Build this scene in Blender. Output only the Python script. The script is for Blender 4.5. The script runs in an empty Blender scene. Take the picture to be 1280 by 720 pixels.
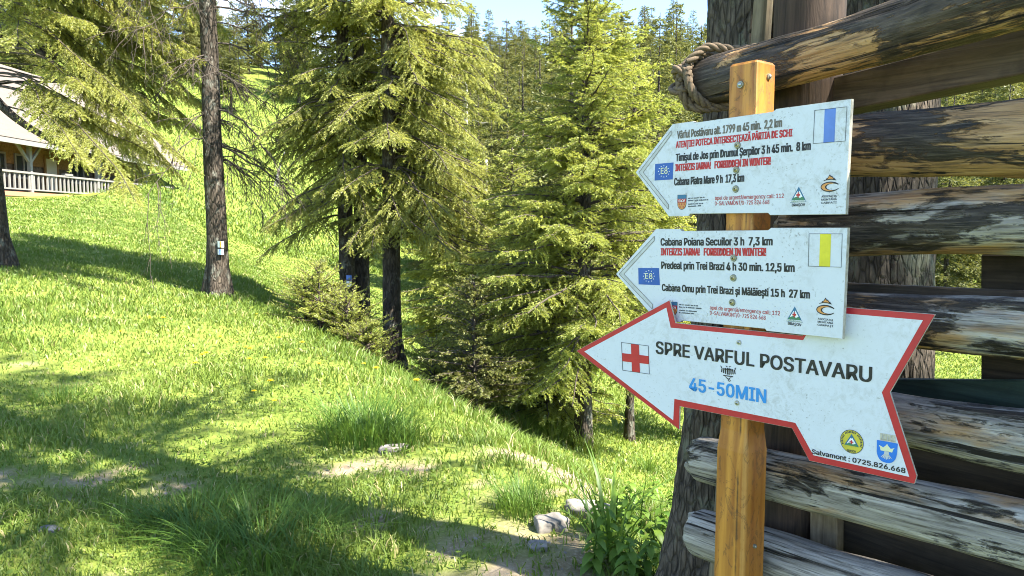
import bpy, bmesh, math, random
import numpy as np
from mathutils import Vector, Matrix, noise as mnoise

R = math.radians
sc = bpy.context.scene
col = sc.collection

# ------------------------------------------------------------------ camera
PITCH = 4.98
FPX, CU, CV = 930.0, 640.0, 360.0
EYE = 1.55
cam_d = bpy.data.cameras.new('camera')
cam_d.sensor_width = 36.0
cam_d.lens = FPX / 1280.0 * 36.0
cam_d.clip_start = 0.05
cam_d.clip_end = 3000.0
cam = bpy.data.objects.new('camera', cam_d)
cam.location = (0, 0, EYE)
cam.rotation_euler = (R(90 - PITCH), 0, 0)
col.objects.link(cam)
sc.camera = cam

# ------------------------------------------------------------------ light
SUN_EL, SUN_AZ = 50.0, (0.88, -0.48)
sl = math.hypot(*SUN_AZ)
sdir = Vector((SUN_AZ[0] / sl * math.cos(R(SUN_EL)), SUN_AZ[1] / sl * math.cos(R(SUN_EL)), math.sin(R(SUN_EL))))
sun_d = bpy.data.lights.new('sun', 'SUN')
sun_d.energy = 5.0
sun_d.angle = R(0.6)
sun_d.color = (1.0, 0.94, 0.82)
sun = bpy.data.objects.new('sun', sun_d)
sun.rotation_euler = sdir.to_track_quat('Z', 'Y').to_euler()
sun.location = (20, -8, 30)
col.objects.link(sun)

world = bpy.data.worlds.new('World')
sc.world = world
world.use_nodes = True
wt = world.node_tree
wt.nodes.clear()
w_out = wt.nodes.new('ShaderNodeOutputWorld')
w_bg = wt.nodes.new('ShaderNodeBackground')
w_sky = wt.nodes.new('ShaderNodeTexSky')
w_sky.sky_type = 'NISHITA'
w_sky.sun_disc = False
w_sky.sun_elevation = R(SUN_EL)
w_sky.sun_rotation = math.atan2(SUN_AZ[0], SUN_AZ[1])
w_sky.altitude = 1500
w_sky.air_density = 1.0
w_sky.dust_density = 0.6
w_sky.ozone_density = 3.0
w_bg.inputs['Strength'].default_value = 0.11
w_tc = wt.nodes.new('ShaderNodeTexCoord')
w_map = wt.nodes.new('ShaderNodeMapping')
w_map.inputs['Scale'].default_value = (1.0, 1.0, 2.6)
w_map.inputs['Location'].default_value = (0.15, 0.55, 0.2)
w_n = wt.nodes.new('ShaderNodeTexNoise')
w_n.inputs['Scale'].default_value = 2.2
w_n.inputs['Detail'].default_value = 8
w_n.inputs['Roughness'].default_value = 0.55
w_r = wt.nodes.new('ShaderNodeValToRGB')
w_r.color_ramp.elements[0].position = 0.58
w_r.color_ramp.elements[1].position = 0.72
w_mix = wt.nodes.new('ShaderNodeMix')
w_mix.data_type = 'RGBA'
w_mix.inputs[7].default_value = (8.5, 8.6, 8.8, 1)
wl = wt.links.new
wl(w_tc.outputs['Generated'], w_map.inputs[0])
wl(w_map.outputs[0], w_n.inputs['Vector'])
wl(w_n.outputs['Fac'], w_r.inputs[0])
wl(w_r.outputs[0], w_mix.inputs[0])
wl(w_sky.outputs[0], w_mix.inputs[6])
wl(w_mix.outputs[2], w_bg.inputs['Color'])
wl(w_bg.outputs[0], w_out.inputs['Surface'])

sc.view_settings.view_transform = 'Standard'
sc.view_settings.look = 'None'
sc.view_settings.gamma = 1.0
sc.view_settings.use_curve_mapping = False
sc.view_settings.exposure = 2.4
sc.cycles.max_bounces = 8
sc.cycles.transparent_max_bounces = 4
sc.cycles.use_denoising = True
sc.cycles.filter_width = 1.0

rng = np.random.default_rng(7)
random.seed(7)

# ------------------------------------------------------------------ helpers
def pt(u, v, depth):
    """the place a line of sight reaches at a given distance ahead"""
    p = R(PITCH)
    a, b = (u - CU) / FPX, (CV - v) / FPX
    d = Vector((a, math.cos(p) + b * math.sin(p), -math.sin(p) + b * math.cos(p)))
    return Vector((0, 0, EYE)) + d * (depth / d.y)

def ray_plane(u, v, P, n):
    p = R(PITCH)
    a, b = (u - CU) / FPX, (CV - v) / FPX
    d = Vector((a, math.cos(p) + b * math.sin(p), -math.sin(p) + b * math.cos(p)))
    o = Vector((0, 0, EYE))
    return o + d * ((P - o).dot(n) / d.dot(n))

def link(o, parent=None):
    col.objects.link(o)
    if parent is not None:
        o.parent = parent
    return o

def mesh_obj(name, me, mat=None, parent=None, smooth=False):
    if mat is not None:
        for m in (mat if isinstance(mat, (list, tuple)) else [mat]):
            me.materials.append(m)
    if smooth:
        me.polygons.foreach_set('use_smooth', np.ones(len(me.polygons), dtype=bool))
    return link(bpy.data.objects.new(name, me), parent)

def bm_obj(name, bm, mat=None, parent=None, smooth=False):
    me = bpy.data.meshes.new(name)
    bm.normal_update()
    bm.to_mesh(me)
    bm.free()
    return mesh_obj(name, me, mat, parent, smooth)

def tag(o, label=None, cat=None, group=None, kind=None):
    if label: o['label'] = label
    if cat: o['category'] = cat
    if group: o['group'] = group
    if kind: o['kind'] = kind
    return o

def thing(name, label, cat, loc=(0, 0, 0), rz=0.0, group=None):
    o = bpy.data.objects.new(name, None)
    o.empty_display_size = 0.1
    o.location = loc
    o.rotation_euler = (0, 0, rz)
    link(o)
    return tag(o, label, cat, group)

def dup(root, loc, rz=0.0, s=1.0, label=None):
    c = root.copy()
    col.objects.link(c)
    c.location = loc
    c.rotation_euler = (0, 0, rz)
    c.scale = (s, s, s) if not isinstance(s, tuple) else s
    if label: c['label'] = label
    for ch in list(root.children):
        d = ch.copy()
        col.objects.link(d)
        d.parent = c
        for g in list(ch.children):
            e = g.copy()
            col.objects.link(e)
            e.parent = d
    return c

def np_mesh(name, verts, faces, attrs=None):
    """verts (N,3); faces (M,k) with one k for all"""
    me = bpy.data.meshes.new(name)
    v = np.ascontiguousarray(verts, dtype=np.float32)
    f = np.ascontiguousarray(faces, dtype=np.int32)
    k = f.shape[1]
    me.vertices.add(len(v))
    me.vertices.foreach_set('co', v.ravel())
    me.loops.add(f.size)
    me.loops.foreach_set('vertex_index', f.ravel())
    me.polygons.add(len(f))
    me.polygons.foreach_set('loop_start', np.arange(0, f.size, k, dtype=np.int32))
    for nm, arr in (attrs or {}).items():
        a = me.attributes.new(nm, 'FLOAT', 'POINT')
        a.data.foreach_set('value', np.ascontiguousarray(arr, dtype=np.float32))
    me.update(calc_edges=True)
    return me

def box_bm(bm, lo, hi):
    x0, y0, z0 = lo; x1, y1, z1 = hi
    vs = [bm.verts.new(p) for p in ((x0,y0,z0),(x1,y0,z0),(x1,y1,z0),(x0,y1,z0),(x0,y0,z1),(x1,y0,z1),(x1,y1,z1),(x0,y1,z1))]
    for f in ((0,3,2,1),(4,5,6,7),(0,1,5,4),(1,2,6,5),(2,3,7,6),(3,0,4,7)):
        bm.faces.new([vs[i] for i in f])

def bar_bm(bm, a, b, w, h, up=(0, 0, 1)):
    """a squared bar from a to b"""
    a, b = Vector(a), Vector(b)
    d = (b - a).normalized()
    s = d.cross(Vector(up)).normalized()
    t = s.cross(d).normalized()
    vs = []
    for p in (a, b):
        for i, j in ((-1,-1),(1,-1),(1,1),(-1,1)):
            vs.append(bm.verts.new(p + s * (i*w/2) + t * (j*h/2)))
    for f in ((3,2,1,0),(4,5,6,7),(0,1,5,4),(1,2,6,5),(2,3,7,6),(3,0,4,7)):
        bm.faces.new([vs[i] for i in f])

def tube_arrays(P, rad, K=5):
    """P (B,S,3), rad (B,S) -> verts, quad faces"""
    B, S, _ = P.shape
    T = np.gradient(P, axis=1)
    T /= np.linalg.norm(T, axis=2, keepdims=True) + 1e-9
    ref = np.where(np.abs(T[..., 2:3]) > 0.9, np.array([1.0, 0, 0]), np.array([0, 0, 1.0]))
    A = np.cross(T, ref); A /= np.linalg.norm(A, axis=2, keepdims=True) + 1e-9
    Bn = np.cross(T, A)
    th = np.arange(K) * 2 * np.pi / K
    V = P[:, :, None, :] + rad[:, :, None, None] * (A[:, :, None, :] * np.cos(th)[:, None] + Bn[:, :, None, :] * np.sin(th)[:, None])
    base = (np.arange(B)[:, None, None] * S + np.arange(S - 1)[None, :, None]) * K
    k = np.arange(K)[None, None, :]; k2 = (k + 1) % K
    F = np.stack([base + k, base + k2, base + K + k2, base + K + k], axis=-1).reshape(-1, 4)
    return V.reshape(-1, 3), F

def tube_mesh(name, pts, rad, K=8):
    P = np.array([[tuple(p) for p in pts]], dtype=float)
    r = np.array([rad if hasattr(rad, '__len__') else [rad] * len(pts)], dtype=float)
    v, f = tube_arrays(P, r, K)
    return np_mesh(name, v, f)

def smooth_path(pts, n):
    """Catmull-Rom through the points"""
    P = [Vector(p) for p in pts]
    P = [P[0] * 2 - P[1]] + P + [P[-1] * 2 - P[-2]]
    out = []
    segs = len(P) - 3
    for i in range(n):
        t = i / (n - 1) * segs
        k = min(int(t), segs - 1); t -= k
        a, b, c, d = P[k:k+4]
        out.append(0.5 * ((2*b) + (c-a)*t + (2*a-5*b+4*c-d)*t*t + (3*b-a-3*c+d)*t**3))
    return out

def vnoise(x, y, seed=0):
    """value noise in numpy"""
    xi, yi = np.floor(x).astype(np.int64), np.floor(y).astype(np.int64)
    fx, fy = x - xi, y - yi
    fx = fx*fx*(3-2*fx); fy = fy*fy*(3-2*fy)
    def h(a, b):
        n = (a * 374761393 + b * 668265263 + seed * 974634541) & 0xffffffff
        n = ((n ^ (n >> 13)) * 1274126177) & 0xffffffff
        return ((n ^ (n >> 16)) & 0xffff) / 65535.0
    return (h(xi,yi)*(1-fx) + h(xi+1,yi)*fx)*(1-fy) + (h(xi,yi+1)*(1-fx) + h(xi+1,yi+1)*fx)*fy

def fbm(x, y, seed=0, o=4):
    s, a, t = 0.0, 1.0, 0.0
    for i in range(o):
        s = s + a * vnoise(x * 2**i, y * 2**i, seed + i); t += a; a *= 0.5
    return s / t

# ------------------------------------------------------------------ terrain function
def softplus(x, k=1.0):
    return k * np.logaddexp(0, x / k)

def sstep(a, b, x):
    t = np.clip((x - a) / (b - a), 0, 1)
    return t*t*(3-2*t)

def ridge_s(x, y):
    return (x + 1.84) * 0.88 + (y - 9.0) * 0.47

def height(x, y):
    x = np.asarray(x, dtype=float); y = np.asarray(y, dtype=float)
    A = 0.135 * softplus(-x - 3.2, 1.2) * sstep(-6, 10, y)
    A = np.minimum(A, 6)
    s = ridge_s(x, y)
    B = -2.75 * (1 - np.exp(-softplus(s + 0.1, 0.22) / 3.6)) * sstep(0, 3.0, y)
    C = 28.0 * sstep(35, 150, y) + 6 * sstep(150, 420, y)
    nz = (fbm(x * 0.5, y * 0.5, 3, 3) - 0.5) * 0.16 + (fbm(x * 2.2, y * 2.2, 9, 2) - 0.5) * 0.06
    return A + B + C + nz

def gz(x, y):
    return float(height(np.array([x]), np.array([y]))[0])

def on_ground(u, v):
    """where a line of sight meets the ground"""
    d = 2.0
    while d < 160:
        p = pt(u, v, d)
        if p.z <= gz(p.x, p.y):
            break
        d += 0.05
    return Vector((p.x, p.y, gz(p.x, p.y)))

def dirt(x, y):
    """worn bare ground, 0..1"""
    m = np.zeros_like(x)
    for cx, cy, rx, ry, w in ((-0.25, 3.7, 0.8, 0.7, 0.75), (0.25, 4.9, 0.55, 0.55, 1.0), (0.75, 4.5, 0.5, 0.4, 1.0), (-2.6, 4.2, 0.9, 0.35, 0.9),
                              (-3.6, 5.3, 0.6, 0.3, 0.8), (-4.6, 7.0, 0.7, 0.5, 0.7), (-0.9, 4.6, 0.7, 0.35, 0.7), (0.1, 2.9, 1.0, 0.6, 0.7), (-1.6, 2.9, 0.8, 0.4, 0.6)):
        m = np.maximum(m, w * np.exp(-(((x-cx)/rx)**2 + ((y-cy)/ry)**2)))
    n = fbm(x * 2.6, y * 2.6, 21, 4)
    return sstep(0.38, 0.66, m * 0.78 + (n - 0.5) * 0.9 + (fbm(x * 9, y * 9, 33, 3) - 0.5) * 0.7)

# ------------------------------------------------------------------ materials
class NT:
    def __init__(self, name):
        self.m = bpy.data.materials.new(name)
        self.m.use_nodes = True
        self.t = self.m.node_tree
        self.t.nodes.clear()
        self.out = self.t.nodes.new('ShaderNodeOutputMaterial')
    def n(self, kind, props=None, **ins):
        nd = self.t.nodes.new('ShaderNode' + kind)
        for k, v in (props or {}).items():
            setattr(nd, k, v)
        for k, v in ins.items():
            key = int(k[1:]) if k[0] == '_' and k[1:].isdigit() else k.replace('_', ' ')
            self.set(nd.inputs[key], v)
        return nd
    def set(self, sock, v):
        if isinstance(v, bpy.types.NodeSocket): self.t.links.new(v, sock)
        elif isinstance(v, bpy.types.Node): self.t.links.new(v.outputs[0], sock)
        else:
            if hasattr(sock.default_value, '__len__') and len(sock.default_value) == 4 and len(v) == 3: v = (*v, 1)
            sock.default_value = v
    def ramp(self, fac, stops):
        nd = self.n('ValToRGB', _0=fac)
        e = nd.color_ramp.elements
        while len(e) < len(stops): e.new(0.5)
        for el, (p, c) in zip(e, stops):
            el.position = p
            el.color = (*c, 1) if hasattr(c, '__len__') else (c, c, c, 1)
        return nd.outputs[0]
    def mix(self, f, a, b, mode='MIX'):
        nd = self.n('Mix', {'data_type': 'RGBA', 'blend_type': mode})
        self.set(nd.inputs[0], f); self.set(nd.inputs[6], a); self.set(nd.inputs[7], b)
        return nd.outputs[2]
    def math(self, op, a, b=0.5, c=0.5):
        nd = self.n('Math', {'operation': op}, _0=a, _1=b, _2=c)
        return nd.outputs[0]
    def coords(self, scale=(1, 1, 1), kind='Object', rand=True):
        tc = self.n('TexCoord').outputs[kind]
        if rand:
            oi = self.n('ObjectInfo').outputs['Random']
            tc = self.n('VectorMath', {'operation': 'ADD'}, _0=tc, _1=self.n('CombineXYZ', _0=self.math('MULTIPLY', oi, 37.0), _1=self.math('MULTIPLY', oi, 11.0), _2=self.math('MULTIPLY', oi, 23.0))).outputs[0]
        return self.n('Mapping', Vector=tc, Scale=scale).outputs[0]
    def noise(self, vec, scale, detail=4, rough=0.5, dist=0.0):
        return self.n('TexNoise', Vector=vec, Scale=scale, Detail=detail, Roughness=rough, Distortion=dist).outputs['Fac']
    def bump(self, h, strength=0.5, dist=0.01):
        return self.n('Bump', Height=h, Strength=strength, Distance=dist).outputs[0]
    def pbr(self, color, rough=0.6, normal=None, metal=0.0, coat=0.0, spec=0.5):
        b = self.n('BsdfPrincipled')
        self.set(b.inputs['Base Color'], color); self.set(b.inputs['Roughness'], rough)
        b.inputs['Metallic'].default_value = metal
        b.inputs['Coat Weight'].default_value = coat
        b.inputs['Specular IOR Level'].default_value = spec
        if normal is not None: self.set(b.inputs['Normal'], normal)
        self.t.links.new(b.outputs[0], self.out.inputs[0])
        return self.m

def mat_plain(name, c, rough=0.6, metal=0.0, var=0.12, scale=30.0):
    t = NT(name)
    v = t.coords()
    n = t.noise(v, scale, 5, 0.6)
    colr = t.mix(t.ramp(n, [(0.3, 0.0), (0.75, 1.0)]), tuple(x * (1 - var) for x in c), tuple(min(1, x * (1 + var)) for x in c))
    return t.pbr(colr, rough, t.bump(n, 0.15, 0.002), metal)

def mat_leaf(name, dark, light, trans=0.45, patch=0.6, straw=False):
    t = NT(name)
    a = t.n('Attribute', {'attribute_name': 'rnd'}).outputs['Fac']
    v = t.coords()
    n = t.noise(v, patch, 3, 0.5)
    f = t.math('ADD', t.math('MULTIPLY', a, 0.65), t.math('MULTIPLY', t.ramp(n, [(0.35, 0.0), (0.65, 1.0)]), 0.35))
    c = t.mix(f, dark, light)
    if straw:
        c = t.mix(t.ramp(a, [(0.955, 0.0), (0.97, 1.0)]), c, (0.42, 0.36, 0.17))
    d = t.n('BsdfDiffuse', Color=c)
    tr = t.n('BsdfTranslucent', Color=t.mix(0.5, c, (light[0]*1.25, light[1]*1.15, light[2]*0.5)))
    g = t.n('BsdfGlossy', Color=(1, 1, 1), Roughness=0.45)
    m1 = t.n('MixShader', _0=trans, _1=d, _2=tr)
    m2 = t.n('MixShader', _0=0.015, _1=m1, _2=g)
    t.t.links.new(m2.outputs[0], t.out.inputs[0])
    return t.m

def mat_bark(name, dark, light, scale=1.0, lichen=None):
    t = NT(name)
    v = t.coords((9 * scale, 9 * scale, 2.4 * scale))
    n1 = t.noise(v, 1.6, 8, 0.62, 0.4)
    vo = t.n('TexVoronoi', {'feature': 'DISTANCE_TO_EDGE'}, Vector=v, Scale=2.2).outputs['Distance']
    cr = t.ramp(vo, [(0.0, 0.0), (0.16, 1.0)])
    f = t.math('MULTIPLY', t.ramp(n1, [(0.28, 0.0), (0.72, 1.0)]), t.math('ADD', t.math('MULTIPLY', cr, 0.6), 0.4))
    c = t.mix(f, dark, light)
    if lichen:
        n2 = t.noise(t.coords((1, 1, 0.7)), 7.0, 6, 0.7)
        c = t.mix(t.ramp(n2, [(0.54, 0.0), (0.63, 0.85)]), c, lichen)
    h = t.math('ADD', t.math('MULTIPLY', n1, 0.6), t.math('MULTIPLY', cr, 0.5))
    return t.pbr(c, 0.85, t.bump(h, 0.9, 0.03 / scale), spec=0.2)

def mat_log(name, th=0.5, gray=0.5, black=0.5):
    """weathered log: dark bark flaking off pale grey and tan wood (local x runs along the log)"""
    t = NT(name)
    big = t.noise(t.coords((2.8, 8, 8)), 1.0, 3, 0.5, 0.5)
    med = t.noise(t.coords((9, 26, 26)), 1.0, 10, 0.66, 0.8)
    fine = t.noise(t.coords((9, 170, 170)), 1.0, 6, 0.7)
    vein = t.noise(t.coords((2.5, 40, 40)), 1.0, 5, 0.6, 1.2)
    rag = t.noise(t.coords((7, 75, 75)), 1.0, 6, 0.7, 0.6)
    pv = t.math('ADD', t.math('MULTIPLY', big, 0.40), t.math('ADD', t.math('MULTIPLY', med, 0.36), t.math('MULTIPLY', rag, 0.24)))
    mask = t.ramp(pv, [(th - 0.016, 0.0), (th - 0.004, 0.55), (th + 0.014, 1.0)])
    # bare wood
    tone = t.noise(t.coords((2.2, 9, 9)), 1.3, 5, 0.6)
    tf = t.ramp(tone, [(max(0.02, 0.62 - gray * 0.42), 0.0), (max(0.1, 0.74 - gray * 0.42), 1.0)])
    tan = t.mix(t.ramp(vein, [(0.3, 0.0), (0.7, 1.0)]), (0.22, 0.115, 0.045), (0.50, 0.32, 0.16))
    gry = t.mix(t.ramp(vein, [(0.32, 0.0), (0.62, 1.0)]), (0.125, 0.11, 0.092), (0.43, 0.395, 0.345))
    wood = t.mix(tf, tan, gry)
    wood = t.mix(t.ramp(fine, [(0.36, 0.75), (0.5, 0.0)]), wood, (0.05, 0.04, 0.03))
    cracks = t.ramp(t.noise(t.coords((1.1, 48, 48)), 1.0, 5, 0.6, 0.5), [(0.345, 1.0), (0.385, 0.0)])
    wood = t.mix(cracks, wood, (0.015, 0.012, 0.01))
    bark = t.mix(t.ramp(med, [(0.35, 0.0), (0.7, 1.0)]), (0.012, 0.010, 0.008), (0.06 + 0.06 * (1 - black), 0.047 + 0.042 * (1 - black), 0.036 + 0.028 * (1 - black)))
    bark = t.mix(t.ramp(fine, [(0.50, 0.0), (0.66, 0.7)]), bark, (0.14, 0.115, 0.09))
    bark = t.mix(cracks, bark, (0.006, 0.005, 0.004))
    c = t.mix(mask, bark, wood)
    h = t.math('ADD', t.math('MULTIPLY', mask, -0.55), t.math('ADD', t.math('MULTIPLY', fine, 0.22), t.math('ADD', t.math('MULTIPLY', med, 0.35), t.math('MULTIPLY', cracks, -0.5))))
    return t.pbr(c, t.ramp(mask, [(0.0, 0.6), (1.0, 0.8)]), t.bump(h, 1.0, 0.012), spec=0.3)

def mat_board(name, c0, c1, axis=0):
    t = NT(name)
    s = [70, 70, 70]; s[axis] = 4
    g = t.noise(t.coords(tuple(s)), 1.0, 6, 0.65, 0.8)
    p = t.noise(t.coords(), 9.0, 5, 0.6)
    c = t.mix(t.ramp(g, [(0.3, 0.0), (0.7, 1.0)]), c0, c1)
    c = t.mix(t.ramp(p, [(0.5, 0.0), (0.75, 0.7)]), c, tuple(x * 0.35 for x in c0))
    return t.pbr(c, 0.75, t.bump(g, 0.6, 0.004), spec=0.25)

def mat_post():
    t = NT('varnished_wood')
    v = t.coords((26, 26, 2.2), rand=False)
    g = t.noise(v, 2.0, 6, 0.6, 0.5)
    w = t.n('TexWave', {'wave_type': 'BANDS', 'bands_direction': 'X'}, Vector=t.coords((1, 1, 0.09), rand=False), Scale=9.0, Distortion=9.0, Detail=4.0, Detail_Scale=1.5).outputs['Fac']
    f = t.math('ADD', t.math('MULTIPLY', g, 0.75), t.math('MULTIPLY', w, 0.25))
    c = t.mix(t.ramp(f, [(0.28, 0.0), (0.72, 1.0)]), (0.27, 0.088, 0.010), (0.56, 0.245, 0.034))
    # knots with rings
    for (kx, kz) in ((-0.026, 0.62), (0.012, 1.36), (0.02, 0.95), (-0.01, 0.3)):
        tc = t.n('TexCoord').outputs['Object']
        d = t.n('VectorMath', {'operation': 'MULTIPLY'}, _0=t.n('VectorMath', {'operation': 'SUBTRACT'}, _0=tc, _1=(kx, -0.04, kz)).outputs[0], _1=(1.0, 0.3, 0.62)).outputs[0]
        ln = t.n('VectorMath', {'operation': 'LENGTH'}, _0=d).outputs['Value']
        k = t.ramp(ln, [(0.0, 0.85), (0.006, 0.5), (0.010, 0.15), (0.013, 0.5), (0.020, 0.0)])
        c = t.mix(k, c, (0.15, 0.045, 0.010))
    tc = t.n('TexCoord').outputs['Object']
    sx = t.n('SeparateXYZ', _0=tc)
    wob = t.math('MULTIPLY', t.math('SUBTRACT', t.noise(t.coords((1, 1, 14), rand=False), 3.0, 4, 0.6), 0.5), 0.007)
    cx = t.math('ABSOLUTE', t.math('SUBTRACT', sx.outputs[0], 0.0375))
    cy = t.math('ABSOLUTE', t.math('ADD', sx.outputs[1], 0.002))
    cd = t.math('ADD', t.math('MAXIMUM', cx, cy), wob)
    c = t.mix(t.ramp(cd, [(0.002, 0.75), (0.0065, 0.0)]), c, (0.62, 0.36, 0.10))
    side = t.ramp(t.math('ADD', sx.outputs[0], 0.0), [(0.031, 0.0), (0.034, 0.45)])  # right face darkened by colour, as light falls alike on both
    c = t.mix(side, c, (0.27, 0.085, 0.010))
    crk = t.math('ADD', t.math('ABSOLUTE', t.math('SUBTRACT', sx.outputs[0], 0.020)), wob)
    c = t.mix(t.math('MULTIPLY', t.ramp(crk, [(0.0, 0.9), (0.0014, 0.0)]), t.ramp(t.noise(t.coords((1, 1, 1), rand=False), 3.5, 2, 0.5), [(0.48, 0.0), (0.52, 1.0)])), c, (0.05, 0.02, 0.006))
    # scuffs and dirty scratches
    sc1 = t.noise(t.coords((18, 18, 9), rand=False), 1.4, 9, 0.7, 2.0)
    c = t.mix(t.ramp(sc1, [(0.55, 0.0), (0.60, 0.75), (0.615, 0.15), (0.8, 0.1)]), c, (0.09, 0.045, 0.015))
    dk = t.noise(t.coords((60, 60, 1.2), rand=False), 1.0, 3, 0.5)
    c = t.mix(t.ramp(dk, [(0.62, 0.0), (0.7, 0.6)]), c, (0.21, 0.07, 0.010))
    return t.pbr(c, t.ramp(sc1, [(0.4, 0.5), (0.7, 0.75)]), t.bump(f, 0.35, 0.002), coat=0.06)

def mat_sign(name, base=(0.60, 0.62, 0.67), dirtiness=1.0):
    t = NT(name)
    v = t.coords()
    sp = t.noise(v, 150.0, 3, 0.6)
    clus = t.noise(v, 9.0, 4, 0.6)
    spots = t.math('MULTIPLY', t.ramp(sp, [(0.60, 0.0), (0.68, 1.0)]), t.ramp(clus, [(0.45, 0.05), (0.66, 1.0)]))
    smear = t.math('MULTIPLY', t.ramp(t.noise(v, 40.0, 9, 0.8, 0.8), [(0.46, 0.0), (0.66, 1.0)]), t.ramp(t.noise(v, 5.5, 4, 0.55), [(0.44, 0.06), (0.64, 1.0)]))
    c = t.mix(t.math('MULTIPLY', smear, 0.7 * dirtiness), base, (0.34, 0.33, 0.28))
    c = t.mix(t.math('MULTIPLY', spots, 0.75 * dirtiness), c, (0.16, 0.15, 0.12))
    sc1 = t.n('TexVoronoi', Vector=t.coords((7, 7, 7)), Scale=3.0).outputs['Distance']
    c = t.mix(t.ramp(sc1, [(0.02, 0.7), (0.045, 0.0)]), c, (0.13, 0.12, 0.10))
    return t.pbr(c, t.ramp(smear, [(0.0, 0.38), (1.0, 0.7)]), t.bump(clus, 0.06, 0.004), spec=0.4)

M = {}
M['bark'] = mat_bark('spruce_bark', (0.014, 0.011, 0.008), (0.105, 0.085, 0.065), 1.1, (0.14, 0.14, 0.115))
M['bark_near'] = mat_bark('rough_bark', (0.012, 0.010, 0.008), (0.15, 0.118, 0.09), 2.9, (0.14, 0.14, 0.10))
M['twig'] = mat_plain('twig_bark', (0.055, 0.042, 0.032), 0.9)
M['deadwood'] = mat_plain('dead_grey_wood', (0.30, 0.28, 0.25), 0.85, var=0.3, scale=12)
M['spruce'] = mat_leaf('spruce_needles', (0.130, 0.155, 0.046), (0.425, 0.440, 0.125), 0.52, 0.9)
M['spruce_young'] = mat_leaf('fresh_spruce_needles', (0.110, 0.148, 0.036), (0.415, 0.445, 0.115), 0.50, 1.4)
M['spruce_far_or_shade'] = mat_leaf('hill_or_shade_needles', (0.060, 0.074, 0.026), (0.175, 0.180, 0.055), 0.40, 0.25)
M['grass'] = mat_leaf('meadow_grass', (0.058, 0.116, 0.018), (0.190, 0.256, 0.048), 0.40, 0.45, True)
M['tuft'] = mat_leaf('tuft_grass', (0.045, 0.105, 0.018), (0.130, 0.215, 0.035), 0.40, 2.0)
M['weed'] = mat_leaf('weed_leaves', (0.060, 0.135, 0.018), (0.180, 0.270, 0.040), 0.40, 4.0)
M['white'] = mat_sign('sign_white')
M['white_clean'] = mat_sign('arrow_white', (0.61, 0.63, 0.68), 0.9)
M['board_edge'] = mat_plain('board_edge', (0.42, 0.39, 0.33), 0.8, var=0.35, scale=60)
M['red_edge'] = mat_plain('red_paint', (0.44, 0.014, 0.024), 0.42, var=0.12, scale=40)
M['red_ink'] = mat_plain('red_ink', (0.47, 0.018, 0.020), 0.5)
M['red_ink2'] = mat_plain('dull_red_ink', (0.42, 0.05, 0.05), 0.5)
M['black_ink'] = mat_plain('black_ink', (0.012, 0.012, 0.014), 0.5)
M['faded_ink'] = mat_plain('faded_ink', (0.14, 0.115, 0.09), 0.55, var=0.3)
M['dark_ink'] = mat_plain('slate_ink', (0.035, 0.045, 0.06), 0.5)
M['blue_flag'] = mat_plain('flag_blue', (0.010, 0.085, 0.36), 0.45)
M['blue_mark'] = mat_plain('trail_blue', (0.10, 0.20, 0.56), 0.5)
M['yellow_mark'] = mat_plain('trail_yellow', (0.66, 0.57, 0.020), 0.5, var=0.15)
M['sky_ink'] = mat_plain('sky_blue_ink', (0.025, 0.24, 0.60), 0.5)
M['shield_blue'] = mat_plain('shield_blue', (0.012, 0.16, 0.60), 0.45)
M['ink_white'] = mat_plain('white_ink', (0.78, 0.79, 0.78), 0.5)
M['cream_ink'] = mat_plain('cream_ink', (0.72, 0.72, 0.45), 0.5)
M['orange_ink'] = mat_plain('orange_ink', (0.62, 0.27, 0.07), 0.5)
M['green_ink'] = mat_plain('green_ink', (0.05, 0.19, 0.09), 0.5)
M['teal_ink'] = mat_plain('teal_ink', (0.03, 0.14, 0.26), 0.5)
M['badge_yellow'] = mat_plain('badge_yellow', (0.55, 0.46, 0.04), 0.5)
M['grey_ink'] = mat_plain('grey_ink', (0.50, 0.51, 0.50), 0.5, var=0.2)
M['stain'] = mat_plain('worn_beige', (0.50, 0.46, 0.36), 0.7, var=0.3, scale=200)
M['steel'] = mat_plain('screw_steel', (0.42, 0.42, 0.41), 0.4, 0.9)
M['zinc'] = mat_plain('zinc_washer', (0.25, 0.25, 0.20), 0.45, 0.6)
M['brass'] = mat_plain('brass_head', (0.42, 0.36, 0.20), 0.42, 0.7)
M['dark_hole'] = mat_plain('screw_recess', (0.02, 0.02, 0.02), 0.7)
M['post'] = mat_post()
M['beam'] = mat_board('dark_beam', (0.035, 0.027, 0.020), (0.11, 0.085, 0.06))
M['planks'] = mat_board('brown_planks', (0.016, 0.012, 0.009), (0.055, 0.041, 0.028))
M['green_board'] = mat_board('green_board', (0.010, 0.022, 0.017), (0.028, 0.052, 0.042))
M['pole'] = mat_board('stripped_pole', (0.028, 0.018, 0.012), (0.11, 0.072, 0.048), 2)
M['pale_stake'] = mat_board('pale_stake', (0.12, 0.085, 0.05), (0.30, 0.23, 0.15), 2)
M['rope'] = mat_plain('hemp_rope', (0.13, 0.093, 0.058), 0.9, var=0.4, scale=160)
M['rock'] = mat_plain('grey_rock', (0.20, 0.18, 0.155), 0.9, var=0.5, scale=14)
M['paint_grey'] = mat_plain('weathered_white_paint', (0.20, 0.19, 0.175), 0.7)
M['plaster'] = mat_plain('pale_plaster', (0.55, 0.51, 0.43), 0.85, scale=3)
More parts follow.
